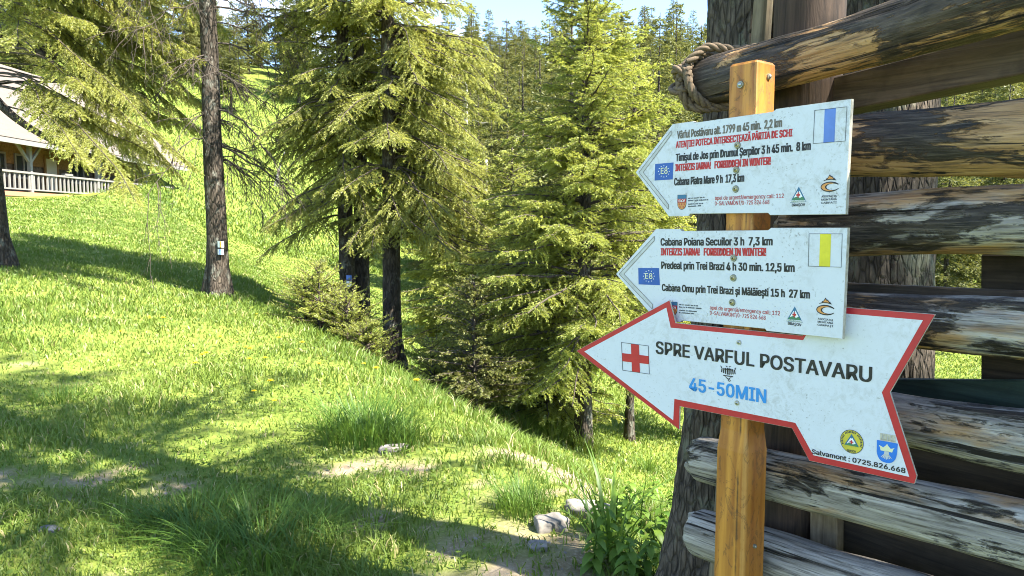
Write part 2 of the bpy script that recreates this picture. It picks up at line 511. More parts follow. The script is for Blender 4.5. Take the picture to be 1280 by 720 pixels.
def mat_roof():
    t = NT('pale_roof')
    v = t.coords(rand=False)
    w = t.n('TexWave', {'wave_type': 'BANDS', 'bands_direction': 'Z', 'wave_profile': 'SAW'}, Vector=v, Scale=0.95, Distortion=0.4, Detail=2.0).outputs['Fac']
    b = t.n('TexBrick', {'offset': 0.5}, Vector=t.coords((1, 1, 1), rand=False), Scale=1.0).outputs['Fac']
    n = t.noise(v, 2.0, 6, 0.7)
    c = t.mix(n, (0.105, 0.083, 0.066), (0.155, 0.128, 0.108))
    c = t.mix(t.ramp(w, [(0.0, 0.55), (0.14, 0.0)]), c, (0.10, 0.085, 0.075))
    return t.pbr(c, 0.85, t.bump(w, 0.6, 0.05))
M['roof'] = mat_roof()
M['timber'] = mat_board('house_timber', (0.14, 0.075, 0.030), (0.32, 0.19, 0.08), 1)
M['stone_wall'] = mat_plain('stone_cladding', (0.11, 0.085, 0.065), 0.9, var=0.6, scale=6)
M['red_beam'] = mat_plain('red_brown_beam', (0.36, 0.17, 0.10), 0.8)
M['door'] = mat_plain('door_paint', (0.42, 0.38, 0.31), 0.7)
M['glass'] = mat_plain('window_glass', (0.03, 0.035, 0.04), 0.1)
M['dandelion'] = mat_plain('dandelion_yellow', (0.75, 0.55, 0.01), 0.7)

def mat_ground():
    t = NT('meadow_ground')
    v = t.coords(kind='Object', rand=False)
    a = t.n('Attribute', {'attribute_name': 'dirt'}).outputs['Fac']
    n1 = t.noise(v, 0.35, 5, 0.6)
    n2 = t.noise(v, 5.0, 7, 0.7)
    n3 = t.noise(v, 45.0, 5, 0.7)
    g = t.mix(t.ramp(n1, [(0.35, 0.0), (0.65, 1.0)]), (0.110, 0.152, 0.024), (0.172, 0.208, 0.042))
    g = t.mix(t.ramp(n2, [(0.42, 0.0), (0.62, 0.7)]), g, (0.085, 0.135, 0.018))
    g = t.mix(t.ramp(n3, [(0.42, 0.0), (0.62, 0.55)]), g, (0.20, 0.22, 0.05))
    dd = t.mix(t.ramp(n2, [(0.3, 0.0), (0.7, 1.0)]), (0.13, 0.095, 0.058), (0.29, 0.23, 0.155))
    dd = t.mix(t.ramp(n3, [(0.5, 0.0), (0.68, 0.8)]), dd, (0.35, 0.295, 0.21))
    c = t.mix(a, g, dd)
    h = t.math('ADD', t.math('MULTIPLY', n2, 0.6), t.math('MULTIPLY', n3, 0.3))
    return t.pbr(c, 0.95, t.bump(h, 0.8, 0.03), spec=0.1)
M['ground'] = mat_ground()

# ------------------------------------------------------------------ ground sheet
def warp(n, near, far, lo, hi, c=0.0):
    s = np.linspace(-1, 1, n)
    f = near * s + (far - near) * np.sign(s) * np.abs(s) ** 4
    return c + np.where(s < 0, f * (-lo / far), f * (hi / far))
gx = warp(360, 22.0, 500.0, -500, 500, 0.0)
gy = warp(360, 22.0, 500.0, -500, 500, 7.0)
GX, GY = np.meshgrid(gx, gy, indexing='ij')
GZ = height(GX, GY)
nx, ny = GX.shape
idx = np.arange(nx * ny).reshape(nx, ny)
gf = np.stack([idx[:-1, :-1], idx[1:, :-1], idx[1:, 1:], idx[:-1, 1:]], -1).reshape(-1, 4)
gm = np_mesh('ground', np.stack([GX, GY, GZ], -1).reshape(-1, 3), gf, {'dirt': dirt(GX, GY).ravel()})
ground = mesh_obj('ground', gm, M['ground'], smooth=True)
tag(ground, 'green mountain meadow with worn earth patches', 'ground', kind='structure')

# ------------------------------------------------------------------ grass
def blade_arrays(x, y, z, h, w, ang, lean, lodir, rnd, tall=True):
    """curved blades; 5 verts, 3 triangles each"""
    ca, sa = np.cos(ang), np.sin(ang)
    lx, ly = np.cos(lodir) * lean * h, np.sin(lodir) * lean * h
    b = np.stack([x, y, z - 0.005], -1)
    side = np.stack([ca, sa, np.zeros_like(ca)], -1) * (w / 2)[:, None]
    mid = b + np.stack([lx * 0.35, ly * 0.35, h * 0.6], -1)
    tip = b + np.stack([lx, ly, h * (1 - 0.25 * np.minimum(lean, 1.6))], -1)
    V = np.stack([b - side, b + side, mid - side * 0.8, mid + side * 0.8, tip], 1).reshape(-1, 3)
    o = (np.arange(len(x)) * 5)[:, None]
    F = np.stack([o + np.array([0, 1, 3]), o + np.array([0, 3, 2]), o + np.array([2, 3, 4])], 1).reshape(-1, 3)
    return V, F, np.repeat(rnd, 5)

def make_grass():
    n = 430000
    u = rng.random(n)
    d = 2.0 + 46.0 * u ** 1.75
    x = (rng.random(n) * 2 - 1) * (0.78 * d + 0.8)
    y = d
    keep = np.ones(n, bool)
    di = dirt(x, y)
    keep &= rng.random(n) > di * 0.80
    patch = fbm(x * 1.3, y * 1.3, 51, 3)
    keep &= rng.random(n) < np.where(y < 9, 0.55 + 0.9 * sstep(0.35, 0.6, patch), 1.0)
    # not inside the house
    keep &= ~((x < -23.6) & (y > 30) & (y < 52))
    x, y, patch = x[keep], y[keep], patch[keep]
    n = len(x)
    s = ridge_s(x, y)
    ridge = np.exp(-((s - 0.35) / 0.8) ** 2) * (y < 16)
    h = 0.024 + 0.034 * rng.random(n) + 0.06 * sstep(0.5, 0.8, patch) + 0.16 * ridge * rng.random(n) ** 1.5 + 0.05 * sstep(7, 12, y) * rng.random(n)
    w = (0.0032 + 0.0011 * y) * (0.7 + 0.6 * rng.random(n))
    ang = rng.random(n) * np.pi * 2
    lean = 0.25 + 0.8 * rng.random(n)
    V, F, r = blade_arrays(x, y, height(x, y), h, w, ang, lean, rng.random(n) * np.pi * 2, np.where(rng.random(n) < 0.065, 1.0, np.clip(0.2 + 0.55 * rng.random(n) + 0.7 * (fbm(x * 0.6, y * 0.6, 77, 3) - 0.5), 0, 0.94)))
    # low clover-like leaves lying in the sward near the path
    m = 26000
    cx = (rng.random(m) * 2 - 1) * 6.5; cy = 2.0 + 7.5 * rng.random(m)
    kk = (fbm(cx * 1.1, cy * 1.1, 91, 3) > 0.5) & (dirt(cx, cy) < rng.random(m))
    cx, cy = cx[kk], cy[kk]; m = len(cx)
    cz = height(cx, cy) + 0.015 + 0.03 * rng.random(m); ca = rng.random(m) * 6.283; cr = 0.008 + 0.010 * rng.random(m)
    e1 = np.stack([np.cos(ca), np.sin(ca), 0.5 * (rng.random(m) - .5)], -1) * cr[:, None]; e2 = np.stack([-np.sin(ca), np.cos(ca), 0.5 * (rng.random(m) - .5)], -1) * cr[:, None]
    cc = np.stack([cx, cy, cz], -1)
    CV = np.stack([cc - e1, cc - e2 * .9, cc + e1, cc + e2 * .9], 1).reshape(-1, 3)
    b4 = (np.arange(m) * 4)[:, None] + len(V)
    CF = np.stack([b4 + np.array([0, 1, 2]), b4 + np.array([0, 2, 3])], 1).reshape(-1, 3)
    # coarse grass of the far slope
    q = 90000
    fy = 44 + 66 * rng.random(q); fu = -80 + 800 * rng.random(q); fx = (fu - 640) / 930 * fy
    f2 = blade_arrays(fx, fy, height(fx, fy), 0.12 + 0.22 * rng.random(q), 0.05 + 0.05 * rng.random(q), rng.random(q) * 6.28, 0.3 + 0.8 * rng.random(q), rng.random(q) * 6.28, np.clip(0.2 + 0.5 * rng.random(q) + 0.9 * (fbm(fx * 0.25, fy * 0.25, 5, 3) - 0.5), 0, 0.94))
    F = np.concatenate([F, CF, f2[1] + len(V) + len(CV)]); V = np.concatenate([V, CV, f2[0]])
    r = np.concatenate([r, np.repeat(0.1 + 0.5 * rng.random(m), 4), f2[2]])
    o = mesh_obj('grass', np_mesh('grass', V, F, {'rnd': r}), M['grass'])
    tag(o, 'short green meadow grass growing over the lawn and bank', 'grass', kind='stuff')
make_grass()

# ------------------------------------------------------------------ sign post and signs
AX = R(37.8)
U = Vector((math.sin(AX), -math.cos(AX), 0))      # to the right along the boards
NB = Vector((math.cos(AX), math.sin(AX), 0))      # away from the viewer
RZ = math.atan2(U.y, U.x)
POST = Vector((0.522, 1.72, 0))                   # centre of the post's front face
PT, PB = 0.074, 0.084

def lay(origin, rz):
    """returns f(u,v) -> local (x,z) on an upright plane through origin turned by rz"""
    ux = Vector((math.cos(rz), math.sin(rz), 0)); nb = Vector((-math.sin(rz), math.cos(rz), 0))
    def f(u, v):
        p = ray_plane(u, v, origin, nb) - Vector((origin.x, origin.y, 0))
        return (p.dot(ux), p.z)
    return f

def make_post():
    root = thing('sign_post', 'square orange varnished wooden post carrying the three arrow boards', 'post', (POST.x, POST.y, gz(POST.x, POST.y) - 0.1), RZ)
    z0 = root.location.z
    zt = ray_plane(945, 74, POST, NB).z - z0
    zs0 = ray_plane(905, 560, POST, NB).z - z0
    zs1 = ray_plane(905, 535, POST, NB).z - z0
    bm = bmesh.new()
    rings = []
    prof = [(0.0, PB, 0.0), (zs0 * 0.5, PB, 0.0)] + [(zs0 + (zs1 - zs0) * i / 6, PB + (PT - PB) * i / 6, 0) for i in range(7)] + [(zt * 0.8, PT, 0), (zt - 0.006, PT, 0), (zt, PT - 0.008, 0)]
    c = 0.0045
    for z, w, _ in prof:
        h = w / 2
        yf = -(w - PT) / 2   # front stays flush with the boards above, swells below
        y0, y1 = yf, yf + w
        ring = [(-h + c, y0), (h - c, y0), (h - c*0.3, y0 + c*0.3), (h, y0 + c), (h, y1 - c), (h - c, y1), (-h + c, y1), (-h, y1 - c), (-h, y0 + c), (-h + c*0.3, y0 + c*0.3)]
        rings.append([bm.verts.new((x, y, z)) for x, y in ring])
    for a, b in zip(rings, rings[1:]):
        for i in range(len(a)):
            j = (i + 1) % len(a)
            bm.faces.new((a[i], a[j], b[j], b[i]))
    bm.faces.new(rings[0][::-1]); bm.faces.new(rings[-1])
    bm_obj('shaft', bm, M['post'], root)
    f = lay(POST, RZ)
    def bolt(x, y, z, ax, r, washer=True):
        b = bmesh.new()
        if washer:
            bmesh.ops.create_cone(b, cap_ends=True, segments=20, radius1=r, radius2=r * 0.92, depth=0.004)
        rot = Matrix.Rotation(R(90), 4, 'X') if ax == 'y' else Matrix.Rotation(R(90), 4, 'Y')
        bmesh.ops.transform(b, matrix=Matrix.Translation((x, y, z)) @ rot, verts=b.verts)
        w = bm_obj('bolt', b, M['zinc'], root)
        b = bmesh.new()
        bmesh.ops.create_uvsphere(b, u_segments=14, v_segments=8, radius=r * 0.55)
        off = (0, -0.003, 0) if ax == 'y' else (0.003, 0, 0)
        bmesh.ops.scale(b, vec=(1, 0.6, 1) if ax == 'y' else (0.6, 1, 1), verts=b.verts)
        bmesh.ops.transform(b, matrix=Matrix.Translation((x + off[0], y + off[1], z + off[2])), verts=b.verts)
        bm_obj('bolt_head', b, M['steel'], w, True)
    x, z = f(926, 106)
    bolt(x, -0.002, z - z0, 'y', 0.0085)
    x, z = f(961, 93)
    bolt(PT / 2 + 0.002, 0.045, z - z0 + 0.005, 'x', 0.007)
    x, z = f(938, 690)
    bolt(PB / 2 + 0.002, 0.035, z - z0, 'x', 0.0055)
    return root
make_post()

_fonts = {}
try:
    FONT = bpy.data.fonts.load(bpy.utils.system_resource('DATAFILES', path='fonts') + '/Inter.woff2')   # Blender's own interface font
except Exception:
    FONT = None
def text_mesh(s, bold):
    cu = bpy.data.curves.new('lettering', 'FONT')
    cu.body = s
    if FONT: cu.font = FONT
    cu.size = 1.0
    cu.resolution_u = 3
    o = bpy.data.objects.new('lettering', cu)
    col.objects.link(o)
    dg = bpy.context.evaluated_depsgraph_get()
    dg.update()
    me = bpy.data.meshes.new_from_object(o.evaluated_get(dg))
    bpy.data.objects.remove(o)
    bpy.data.curves.remove(cu)
    co = np.empty(len(me.vertices) * 3, dtype=np.float32)
    me.vertices.foreach_get('co', co)
    return me, co.reshape(-1, 3)
def cap_of(bold):
    if bold not in _fonts:
        me, c = text_mesh('H', bold)
        _fonts[bold] = (c[:, 1].min(), c[:, 1].max())
    return _fonts[bold]

class Sign:
    def __init__(self, label, rz, origin, front, cat='sign'):
        self.o = Vector((origin.x, origin.y, 0))
        self.root = thing('trail_sign', label, cat, (origin.x, origin.y, 0), rz)
        nb = Vector((-math.sin(rz), math.cos(rz), 0))
        self.front = front                       # local y of the front face (negative = towards the viewer)
        self.f = lay(self.o + nb * front, rz)
        self.k = 0
    def uv(self, pts):
        return [self.f(*p) for p in pts]
    def plate(self, name, pts, thick, mats, parent=None, bevel=0.0, front=None):
        y = self.front if front is None else front
        bm = bmesh.new()
        P = self.uv(pts)
        a = [bm.verts.new((x, y, z)) for x, z in P]
        b = [bm.verts.new((x, y + thick, z)) for x, z in P]
        ff = bm.faces.new(a); bm.faces.new(b[::-1])
        n = len(a)
        side = [bm.faces.new((a[i], b[i], b[(i+1) % n], a[(i+1) % n])) for i in range(n)]
        bmesh.ops.recalc_face_normals(bm, faces=bm.faces)
        for s in side: s.material_index = 1 if len(mats) > 1 else 0
        if bevel:
            bmesh.ops.bevel(bm, geom=[e for e in bm.edges if any(f is ff or len(f.verts) == n for f in e.link_faces)], offset=bevel, segments=2, affect='EDGES', material=-1)
        return bm_obj(name, bm, mats, parent or self.root)
    def flat(self, name, pts, mat, layer=1, parent=None, uv=False):
        y = self.front - 0.0004 * layer
        P = pts if uv else self.uv(pts)
        bm = bmesh.new()
        fs = bm.faces.new([bm.verts.new((x, y, z)) for x, z in P])
        fs.normal_update()
        if fs.normal.y > 0: fs.normal_flip()
        return bm_obj(name, bm, mat, parent or self.root)
    def flats(self, name, polys, mat, layer=1, parent=None):
        """several printed shapes of one mark, in local coordinates"""
        y = self.front - 0.0004 * layer
        bm = bmesh.new()
        for P in polys:
            fs = bm.faces.new([bm.verts.new((x, y, z)) for x, z in P])
            fs.normal_update()
            if fs.normal.y > 0: fs.normal_flip()
        return bm_obj(name, bm, mat, parent or self.root)
    def text(self, s, a, b, cap, mat, bold=0.02, layer=1, parent=None, name='lettering', shear=0.0):
        me, c = text_mesh(s, bold)
        lo, hi = cap_of(bold)
        A, B = Vector(self.f(*a)), Vector(self.f(*b))
        H = abs(self.f(a[0], a[1] - cap)[1] - A[1])
        W = (B - A).length
        x0, x1 = c[:, 0].min(), c[:, 0].max()
        d = (B - A) / W
        up = Vector((-d.y, d.x))
        X = (c[:, 0] - x0) / (x1 - x0) * W
        Y = (c[:, 1] - lo) / (hi - lo) * H
        X = X + Y * shear
        out = np.empty_like(c)
        out[:, 0] = A.x + X * d.x + Y * up.x
        out[:, 1] = self.front - 0.0004 * layer
        out[:, 2] = A.y + X * d.y + Y * up.y
        me.vertices.foreach_set('co', out.ravel())
        me.update()
        # heavier strokes: the same letters laid again a hair to each side
        if bold > 0.005:
            k = H * bold * 1.6
            bm = bmesh.new()
            for i, (dx, dy) in enumerate(((-k, -k * .5), (k, -k * .5), (-k, k * .5), (k, k * .5), (0, 0))):
                m2 = me.copy()
                o2 = out.copy()
                o2[:, 0] += dx * d.x + dy * up.x; o2[:, 2] += dx * d.y + dy * up.y; o2[:, 1] -= 0.00004 * i
                m2.vertices.foreach_set('co', o2.ravel())
                bm.from_mesh(m2)
                bpy.data.meshes.remove(m2)
            bm.to_mesh(me); bm.free()
        ob = mesh_obj(name, me, mat, parent or self.root)
        return ob
    def screw(self, u, v, r, brass=True):
        x, z = self.f(u, v)
        y = self.front
        b = bmesh.new()
        bmesh.ops.create_cone(b, cap_ends=True, segments=24, radius1=r, radius2=r * 0.86, depth=0.003)
        bmesh.ops.transform(b, matrix=Matrix.Translation((x, y - 0.0015, z)) @ Matrix.Rotation(R(90), 4, 'X'), verts=b.verts)
        w = bm_obj('screw', b, M['zinc'] if brass else M['steel'], self.root, False)
        b = bmesh.new()
        bmesh.ops.create_uvsphere(b, u_segments=16, v_segments=8, radius=r * 0.62)
        bmesh.ops.scale(b, vec=(1, 0.5, 1), verts=b.verts)
        bmesh.ops.transform(b, matrix=Matrix.Translation((x, y - 0.003, z)), verts=b.verts)
        bm_obj('screw_head', b, M['brass'] if brass else M['steel'], w, True)
        b = bmesh.new()
        bmesh.ops.create_cone(b, cap_ends=True, segments=6, radius1=r * 0.24, radius2=r * 0.24, depth=0.001)
        bmesh.ops.transform(b, matrix=Matrix.Translation((x, y - 0.003 - r * 0.31, z)) @ Matrix.Rotation(R(90), 4, 'X'), verts=b.verts)
        bm_obj('screw_recess', b, M['dark_hole'], w)

def frame_of(S, c, right, up):
    """a small local frame printed on a sign: centre, unit right and unit up taken from pixel offsets"""
    C = Vector(S.f(*c)); X = Vector(S.f(*right)) - C; Y = Vector(S.f(*up)) - C
    return lambda a, b: tuple(C + X * a + Y * b)

def circle(fr, r, n=24, cx=0, cy=0, sy=1.0):
    return [fr(cx + r * math.cos(2*math.pi*i/n), cy + r * sy * math.sin(2*math.pi*i/n)) for i in range(n)]

def flag(S, q, base, e8):
    fl = S.flat('route_flag', q, M['blue_flag'])
    cx = sum(p[0] for p in q) / 4; cy = sum(p[1] for p in q) / 4
    fr = frame_of(S, (cx, cy - 0.3), (cx + 10, cy - 0.3), (cx, cy - 10.3))
    polys = []
    for i in range(12):
        a = 2 * math.pi * i / 12
        sx, sy = 0.68 * math.cos(a), 0.70 * math.sin(a)
        polys.append([fr(sx + 0.085 * (1 if j % 2 == 0 else 0.45) * math.sin(2*math.pi*j/10), sy + 0.085 * (1 if j % 2 == 0 else 0.45) * math.cos(2*math.pi*j/10)) for j in range(10)])
    S.flats('stars', polys, M['ink_white'], 2, fl)
    S.text('E8', e8[0], e8[1], e8[2], M['cream_ink'], 0.012, 2, fl)
    return fl

def rescue_logo(S, apex, bl, br, t0, t1):
    C = ((bl[0] + br[0]) / 2, (bl[1] + br[1]) / 2)
    fr = frame_of(S, C, br, apex)
    lg = S.flat('rescue_emblem', [fr(-1, 0), fr(1, 0), fr(0, 1)], M['teal_ink'], uv=True)
    S.flats('mountain', [[fr(-0.66, 0.20), fr(0.66, 0.20), fr(0.12, 0.74), fr(0, 0.62), fr(-0.1, 0.72)]], M['ink_white'], 2, lg)
    S.flats('green_hill', [[fr(-0.80, 0.14), fr(0.80, 0.14), fr(0.55, 0.36), fr(0.2, 0.27), fr(-0.1, 0.38), fr(-0.55, 0.30)]], M['green_ink'], 3, lg)
    S.flats('banner', [[fr(-0.93, 0.03), fr(0.93, 0.03), fr(0.86, 0.13), fr(-0.86, 0.13)]], M['ink_white'], 3, lg)
    S.flats('red_cross', [[fr(-0.07, 0.30), fr(0.07, 0.30), fr(0.07, 0.41), fr(0.22, 0.41), fr(0.22, 0.53), fr(0.07, 0.53), fr(0.07, 0.64), fr(-0.07, 0.64), fr(-0.07, 0.53), fr(-0.22, 0.53), fr(-0.22, 0.41), fr(-0.07, 0.41)]], M['red_ink'], 4, lg)
    p = [Vector(q) for q in (bl, br)]
    S.text('salvamont', (bl[0] + 2.2, bl[1] - 0.9), (br[0] - 2.2, br[1] - 0.9), 1.5, M['green_ink'], 0.01, 4, lg)
    if t0:
        S.text('BRAȘOV', t0, t1, 3.4, M['black_ink'], 0.03)

def mountain_logo(S, c, dy, lines):
    fr = frame_of(S, c, (c[0] + 12, c[1] + dy), (c[0], c[1] - 12))
    outer = [fr(math.cos(a) * 1.0, math.sin(a) * 0.54) for a in np.linspace(0.42, 2*math.pi - 0.42, 30)]
    inner = [fr(0.28 + math.cos(a) * 0.66, -0.02 + math.sin(a) * 0.33) for a in np.linspace(2*math.pi - 0.55, 0.55, 26)]
    lg = S.flat('crescent_emblem', outer + inner, M['black_ink'], uv=True)
    o2 = [fr(-0.05 + math.cos(a) * 0.84, math.sin(a) * 0.42) for a in np.linspace(1.0, 2*math.pi - 1.0, 22)]
    i2 = [fr(0.14 + math.cos(a) * 0.66, -0.02 + math.sin(a) * 0.345) for a in np.linspace(2*math.pi - 1.25, 1.25, 20)]
    S.flats('crescent_fill', [o2 + i2], M['orange_ink'], 2, lg)
    S.flats('peaks', [[fr(-0.72, 0.60), fr(-0.58, 0.74), fr(-0.48, 0.72), fr(-0.32, 0.94), fr(-0.24, 0.92), fr(0.0, 1.30), fr(0.14, 1.08), fr(0.22, 1.12), fr(0.4, 0.88), fr(0.46, 0.9), fr(0.66, 0.62), fr(0.2, 0.72), fr(-0.3, 0.72)]], M['black_ink'], 2, lg)
    S.flats('peak_fill', [[fr(-0.26, 0.80), fr(0.0, 1.14), fr(0.12, 0.98), fr(0.22, 1.0), fr(0.38, 0.80), fr(0.05, 0.82)]], M['orange_ink'], 3, lg)
    for s, a, b in lines:
        S.text(s, a, b, 2.4, M['dark_ink'], 0.03)

def crest(S, tl, tr, bot, title, bars, hide=False):
    C = ((tl[0] + tr[0]) / 2, (tl[1] + tr[1]) / 2)
    fr = frame_of(S, C, tr, bot)   # second axis points down
    body = [fr(-1, 0), fr(1, 0), fr(1, 0.6)] + [fr(math.cos(a), 0.6 + 0.4 * math.sin(a)) for a in np.linspace(0.2, math.pi - 0.2, 9)] + [fr(-1, 0.6)]
    sh = S.flat('crest', body, M['dark_ink'], uv=True)
    S.flats('crest_top', [[fr(-0.92, 0.03), fr(0.92, 0.03), fr(0.92, 0.27), fr(-0.92, 0.27)]], M['teal_ink'], 2, sh)
    S.flats('crest_band', [[fr(-0.92, 0.27), fr(0.92, 0.27), fr(0.92, 0.52), fr(-0.92, 0.52)]], M['red_ink'], 2, sh)
    low = [fr(-0.92, 0.53), fr(0.92, 0.53), fr(0.9, 0.64)] + [fr(0.88 * math.cos(a), 0.62 + 0.34 * math.sin(a)) for a in np.linspace(0.3, math.pi - 0.3, 9)] + [fr(-0.9, 0.64)]
    S.flats('crest_field', [low], M['orange_ink'], 2, sh)
    S.flats('crest_marks', [[fr(x - 0.12, y), fr(x + 0.12, y), fr(x + 0.09, y + 0.12), fr(x - 0.09, y + 0.12)] for x, y in ((-0.55, .58), (0, .58), (.55, .58), (-.35, .76), (.35, .76))], M['red_ink2'], 3, sh)
    if title:
        S.text('SKV', title[0], title[1], 3.0, M['ink_white'], 0.03, 3, sh)
    # small unreadable print beside the crest: broken dark strokes
    r2 = random.Random(3)
    polys = []
    for (x0, y0), (x1, y1) in bars:
        t = 0.0
        L = x1 - x0
        while t < L - 0.6:
            w = r2.uniform(0.55, 1.0)
            yy = y0 + (y1 - y0) * t / L
            hh = r2.uniform(1.2, 1.7)
            polys.append(S.uv([(x0 + t, yy), (x0 + t + w, yy), (x0 + t + w, yy - hh), (x0 + t, yy - hh)]))
            t += w + r2.choice((0.22, 0.25, 0.22, 0.9))
    S.flats('small_print', polys, M['dark_ink'])

def chevron(S, pts):
    S.flat('chevron', pts, M['grey_ink'])
    # thin darker outline
    polys = []
    n = len(pts)
    for i in range(n):
        a, b = Vector(pts[i]), Vector(pts[(i+1) % n])
        d = (b - a).normalized(); q = Vector((-d.y, d.x)) * 0.28
        polys.append(S.uv([a - q, b - q, b + q, a + q]))
    S.flats('chevron_outline', polys, M['faded_ink'], 2)

def outline_quad(S, q, w, mat, name='frame_line', layer=2):
    polys = []
    for i in range(4):
        a, b = Vector(q[i]), Vector(q[(i+1) % 4])
        d = (b - a).normalized(); p = Vector((-d.y, d.x)) * w / 2
        polys.append(S.uv([a - p - d*w/2, b - p + d*w/2, b + p + d*w/2, a + p - d*w/2]))
    S.flats(name, polys, mat, layer + (0))

# upper board
S1 = Sign('white arrow board with a blue stripe mark, topmost on the orange post', RZ, POST, -0.012)
S1.plate('board', [(794.4,215.5),(840.6,155),(866.5,151.5),(868.5,153.2),(966,139.5),(970.5,136),(1064,123.5),(1057,268),(962.5,269),(960,266.3),(862.5,267.3),(860.5,270.3),(836,270.6)], 0.011, [M['white'], M['board_edge']], bevel=0.0008)
chevron(S1, [(839.3,163.3),(798.9,215.5),(835.6,261.7),(836,255.8),(804.2,215.5),(839.1,168.6)])
S1.text('Vârful Postăvaru alt. 1799 m 45 min.  2,2 km', (846.7,173.3), (977.2,158.3), 9.2, M['faded_ink'], 0.035)
S1.text('ATENȚIE! POTECA INTERSECTEAZĂ PÂRTIA DE SCHI', (845.2,185), (990,170.3), 7.9, M['red_ink'], 0.04)
S1.text('Timișul de Jos prin Drumul Șerpilor 3 h 45 min.  8 km', (845,201.6), (1013,187.2), 9.0, M['black_ink'], 0.04)
S1.text('INTERZIS IARNA!   FORBIDDEN IN WINTER!', (844.4,213.9), (963,205.6), 8.3, M['red_ink'], 0.045)
S1.text('Cabana Piatra Mare 9 h  17,3 km', (843.1,231.7), (929.9,226.9), 9.0, M['black_ink'], 0.04)
S1.text('apel de urgență/emergency call: 112', (893.9,250), (979.7,247.2), 4.9, M['red_ink2'], 0.014)
S1.text('0-SALVAMONT/0-725 826 668', (893.7,256.8), (961.7,255), 4.9, M['red_ink2'], 0.014)
q = [(1018.6,138),(1058.9,133.5),(1056.7,176.3),(1016.6,179.5)]
S1.flat('trail_mark', [(1031,136.8),(1045,135.2),(1043.1,177.5),(1029.3,178.6)], M['blue_mark'])
outline_quad(S1, q, 0.55, M['dark_ink'])
flag(S1, [(819.1,205),(842,203),(841,224.3),(818.3,225.7)], None, ((826.3,217.6),(834.6,216.9),7.6))
crest(S1, (846.9,243.6), (858.3,243.2), (852.3,262.2), ((848.6,252.6),(856.6,252.3)), [((860.2,248.8),(882,247.2)),((860.2,251.6),(885.5,250.4)),((860.2,256),(879,254.9)),((860.2,258.8),(876.5,257.8))])
rescue_logo(S1, (998.6,233.3), (987.4,253.2), (1008.2,252.4), (990,258), (1006.4,257.4))
mountain_logo(S1, (1037.6,233.4), -0.7, [('ASOCIAȚIA',(1027,246.9),(1046,246)),('MONTANĂ',(1026.8,250.8),(1046,250)),('CARPAȚI',(1026.5,254.8),(1045.8,254.2))])
for p in ((922,181.5),(920.5,212.5),(919.7,236.2)): S1.screw(*p, 0.0086)

# middle board
S2 = Sign('white arrow board with a yellow stripe mark, middle one on the orange post', RZ, POST, -0.012)
S2.plate('board', [(769.8,342.5),(820,286),(850,286.2),(852.5,288.7),(960,287.6),(963.7,284.7),(1059.5,284.6),(1053,424),(958,413.7),(956,411),(852.5,400.8),(850,402.8),(819.5,399.6)], 0.011, [M['white'], M['board_edge']], bevel=0.0008)
chevron(S2, [(818.2,295.2),(774.2,342.5),(815.5,386.2),(816.2,380.6),(780,342.5),(818,300.8)])
S2.text('Cabana Poiana Secuilor 3 h  7,3 km', (826.2,306.8), (965.4,306.5), 8.8, M['black_ink'], 0.04)
S2.text('INTERZIS IARNA!   FORBIDDEN IN WINTER!', (826.5,319), (957.3,319.7), 8.5, M['red_ink'], 0.045)
S2.text('Predeal prin Trei Brazi 4 h 30 min. 12,5 km', (827,335.8), (992.9,339.7), 8.7, M['black_ink'], 0.04)
S2.text('Cabana Omu prin Trei Brazi și Mălăiești 15 h  27 km', (827.8,363.4), (1012,373), 8.3, M['black_ink'], 0.04)
S2.text('apel de urgență/emergency call: 112', (887.5,386.6), (975,394.2), 4.7, M['red_ink2'], 0.014)
S2.text('0-SALVAMONT/0-725 826 668', (887.5,393.2), (957,399.8), 4.7, M['red_ink2'], 0.014)
S2.flat('trail_mark', [(1025.3,292.4),(1039,292.5),(1037.7,333.5),(1024,333)], M['yellow_mark'])
outline_quad(S2, [(1011.5,292.2),(1053,292.3),(1051.7,334),(1010.6,332.6)], 0.55, M['dark_ink'])
flag(S2, [(797.9,335),(823.8,335),(825,356.5),(798.3,355.5)], None, ((806.8,348.2),(815.8,348.4),6.6))
crest(S2, (836.2,377), (847,377.4), (841.2,394.5), ((838,386),(845.6,386.3)), [((849,381.4),(873,383.2)),((849,384.4),(877.5,386.6)),((849,388.6),(871,390.2)),((849,391.5),(868.5,393))])
rescue_logo(S2, (993.5,383), (982.6,401.4), (1003.4,403.2), (985,405.6), (1001.6,408))
mountain_logo(S2, (1032.2,387.6), 0.9, [('ASOCIAȚIA',(1022.5,399.4),(1041.5,401.6)),('MONTANĂ',(1022.2,403.2),(1041.5,405.3)),('CARPAȚI',(1022,407),(1041.5,409))])
for p in ((917.3,322.5),(916.8,347.3),(915.5,378)): S2.screw(*p, 0.0086)

# big red and white arrow, turned a little about the post
S3 = Sign('big white arrow with red border and red cross, lowest on the orange post', RZ + R(6.5), POST, -0.012)
S3.plate('board', [(720.3,438.7),(836.6,375.3),(844.3,403.7),(1003,419.5),(1024,381.5),(1169,393),(1112.5,490.5),(1146,595),(1143,605),(1011.5,576),(990,535.4),(849.5,508),(848.8,537)], 0.006, [M['red_edge'], M['board_edge']], bevel=0.0007)
S3.plate('white_field', [(730.5,439.3),(833,384.5),(838.4,409.6),(1004,425.2),(1025,389.2),(1153.7,400.2),(1102.3,490.5),(1136.6,596),(1016.8,568.9),(994.3,528.5),(843,498.5),(841.5,525.3)], 0.0006, [M['white_clean']], front=S3.front - 0.0004)
S3.text('SPRE VARFUL POSTAVARU', (820.4,441.6), (1089.3,477.6), 15.0, M['black_ink'], 0.028, 3)
S3.text('45-50MIN', (862.2,487.6), (957.4,503.8), 15.4, M['sky_ink'], 0.028, 3)
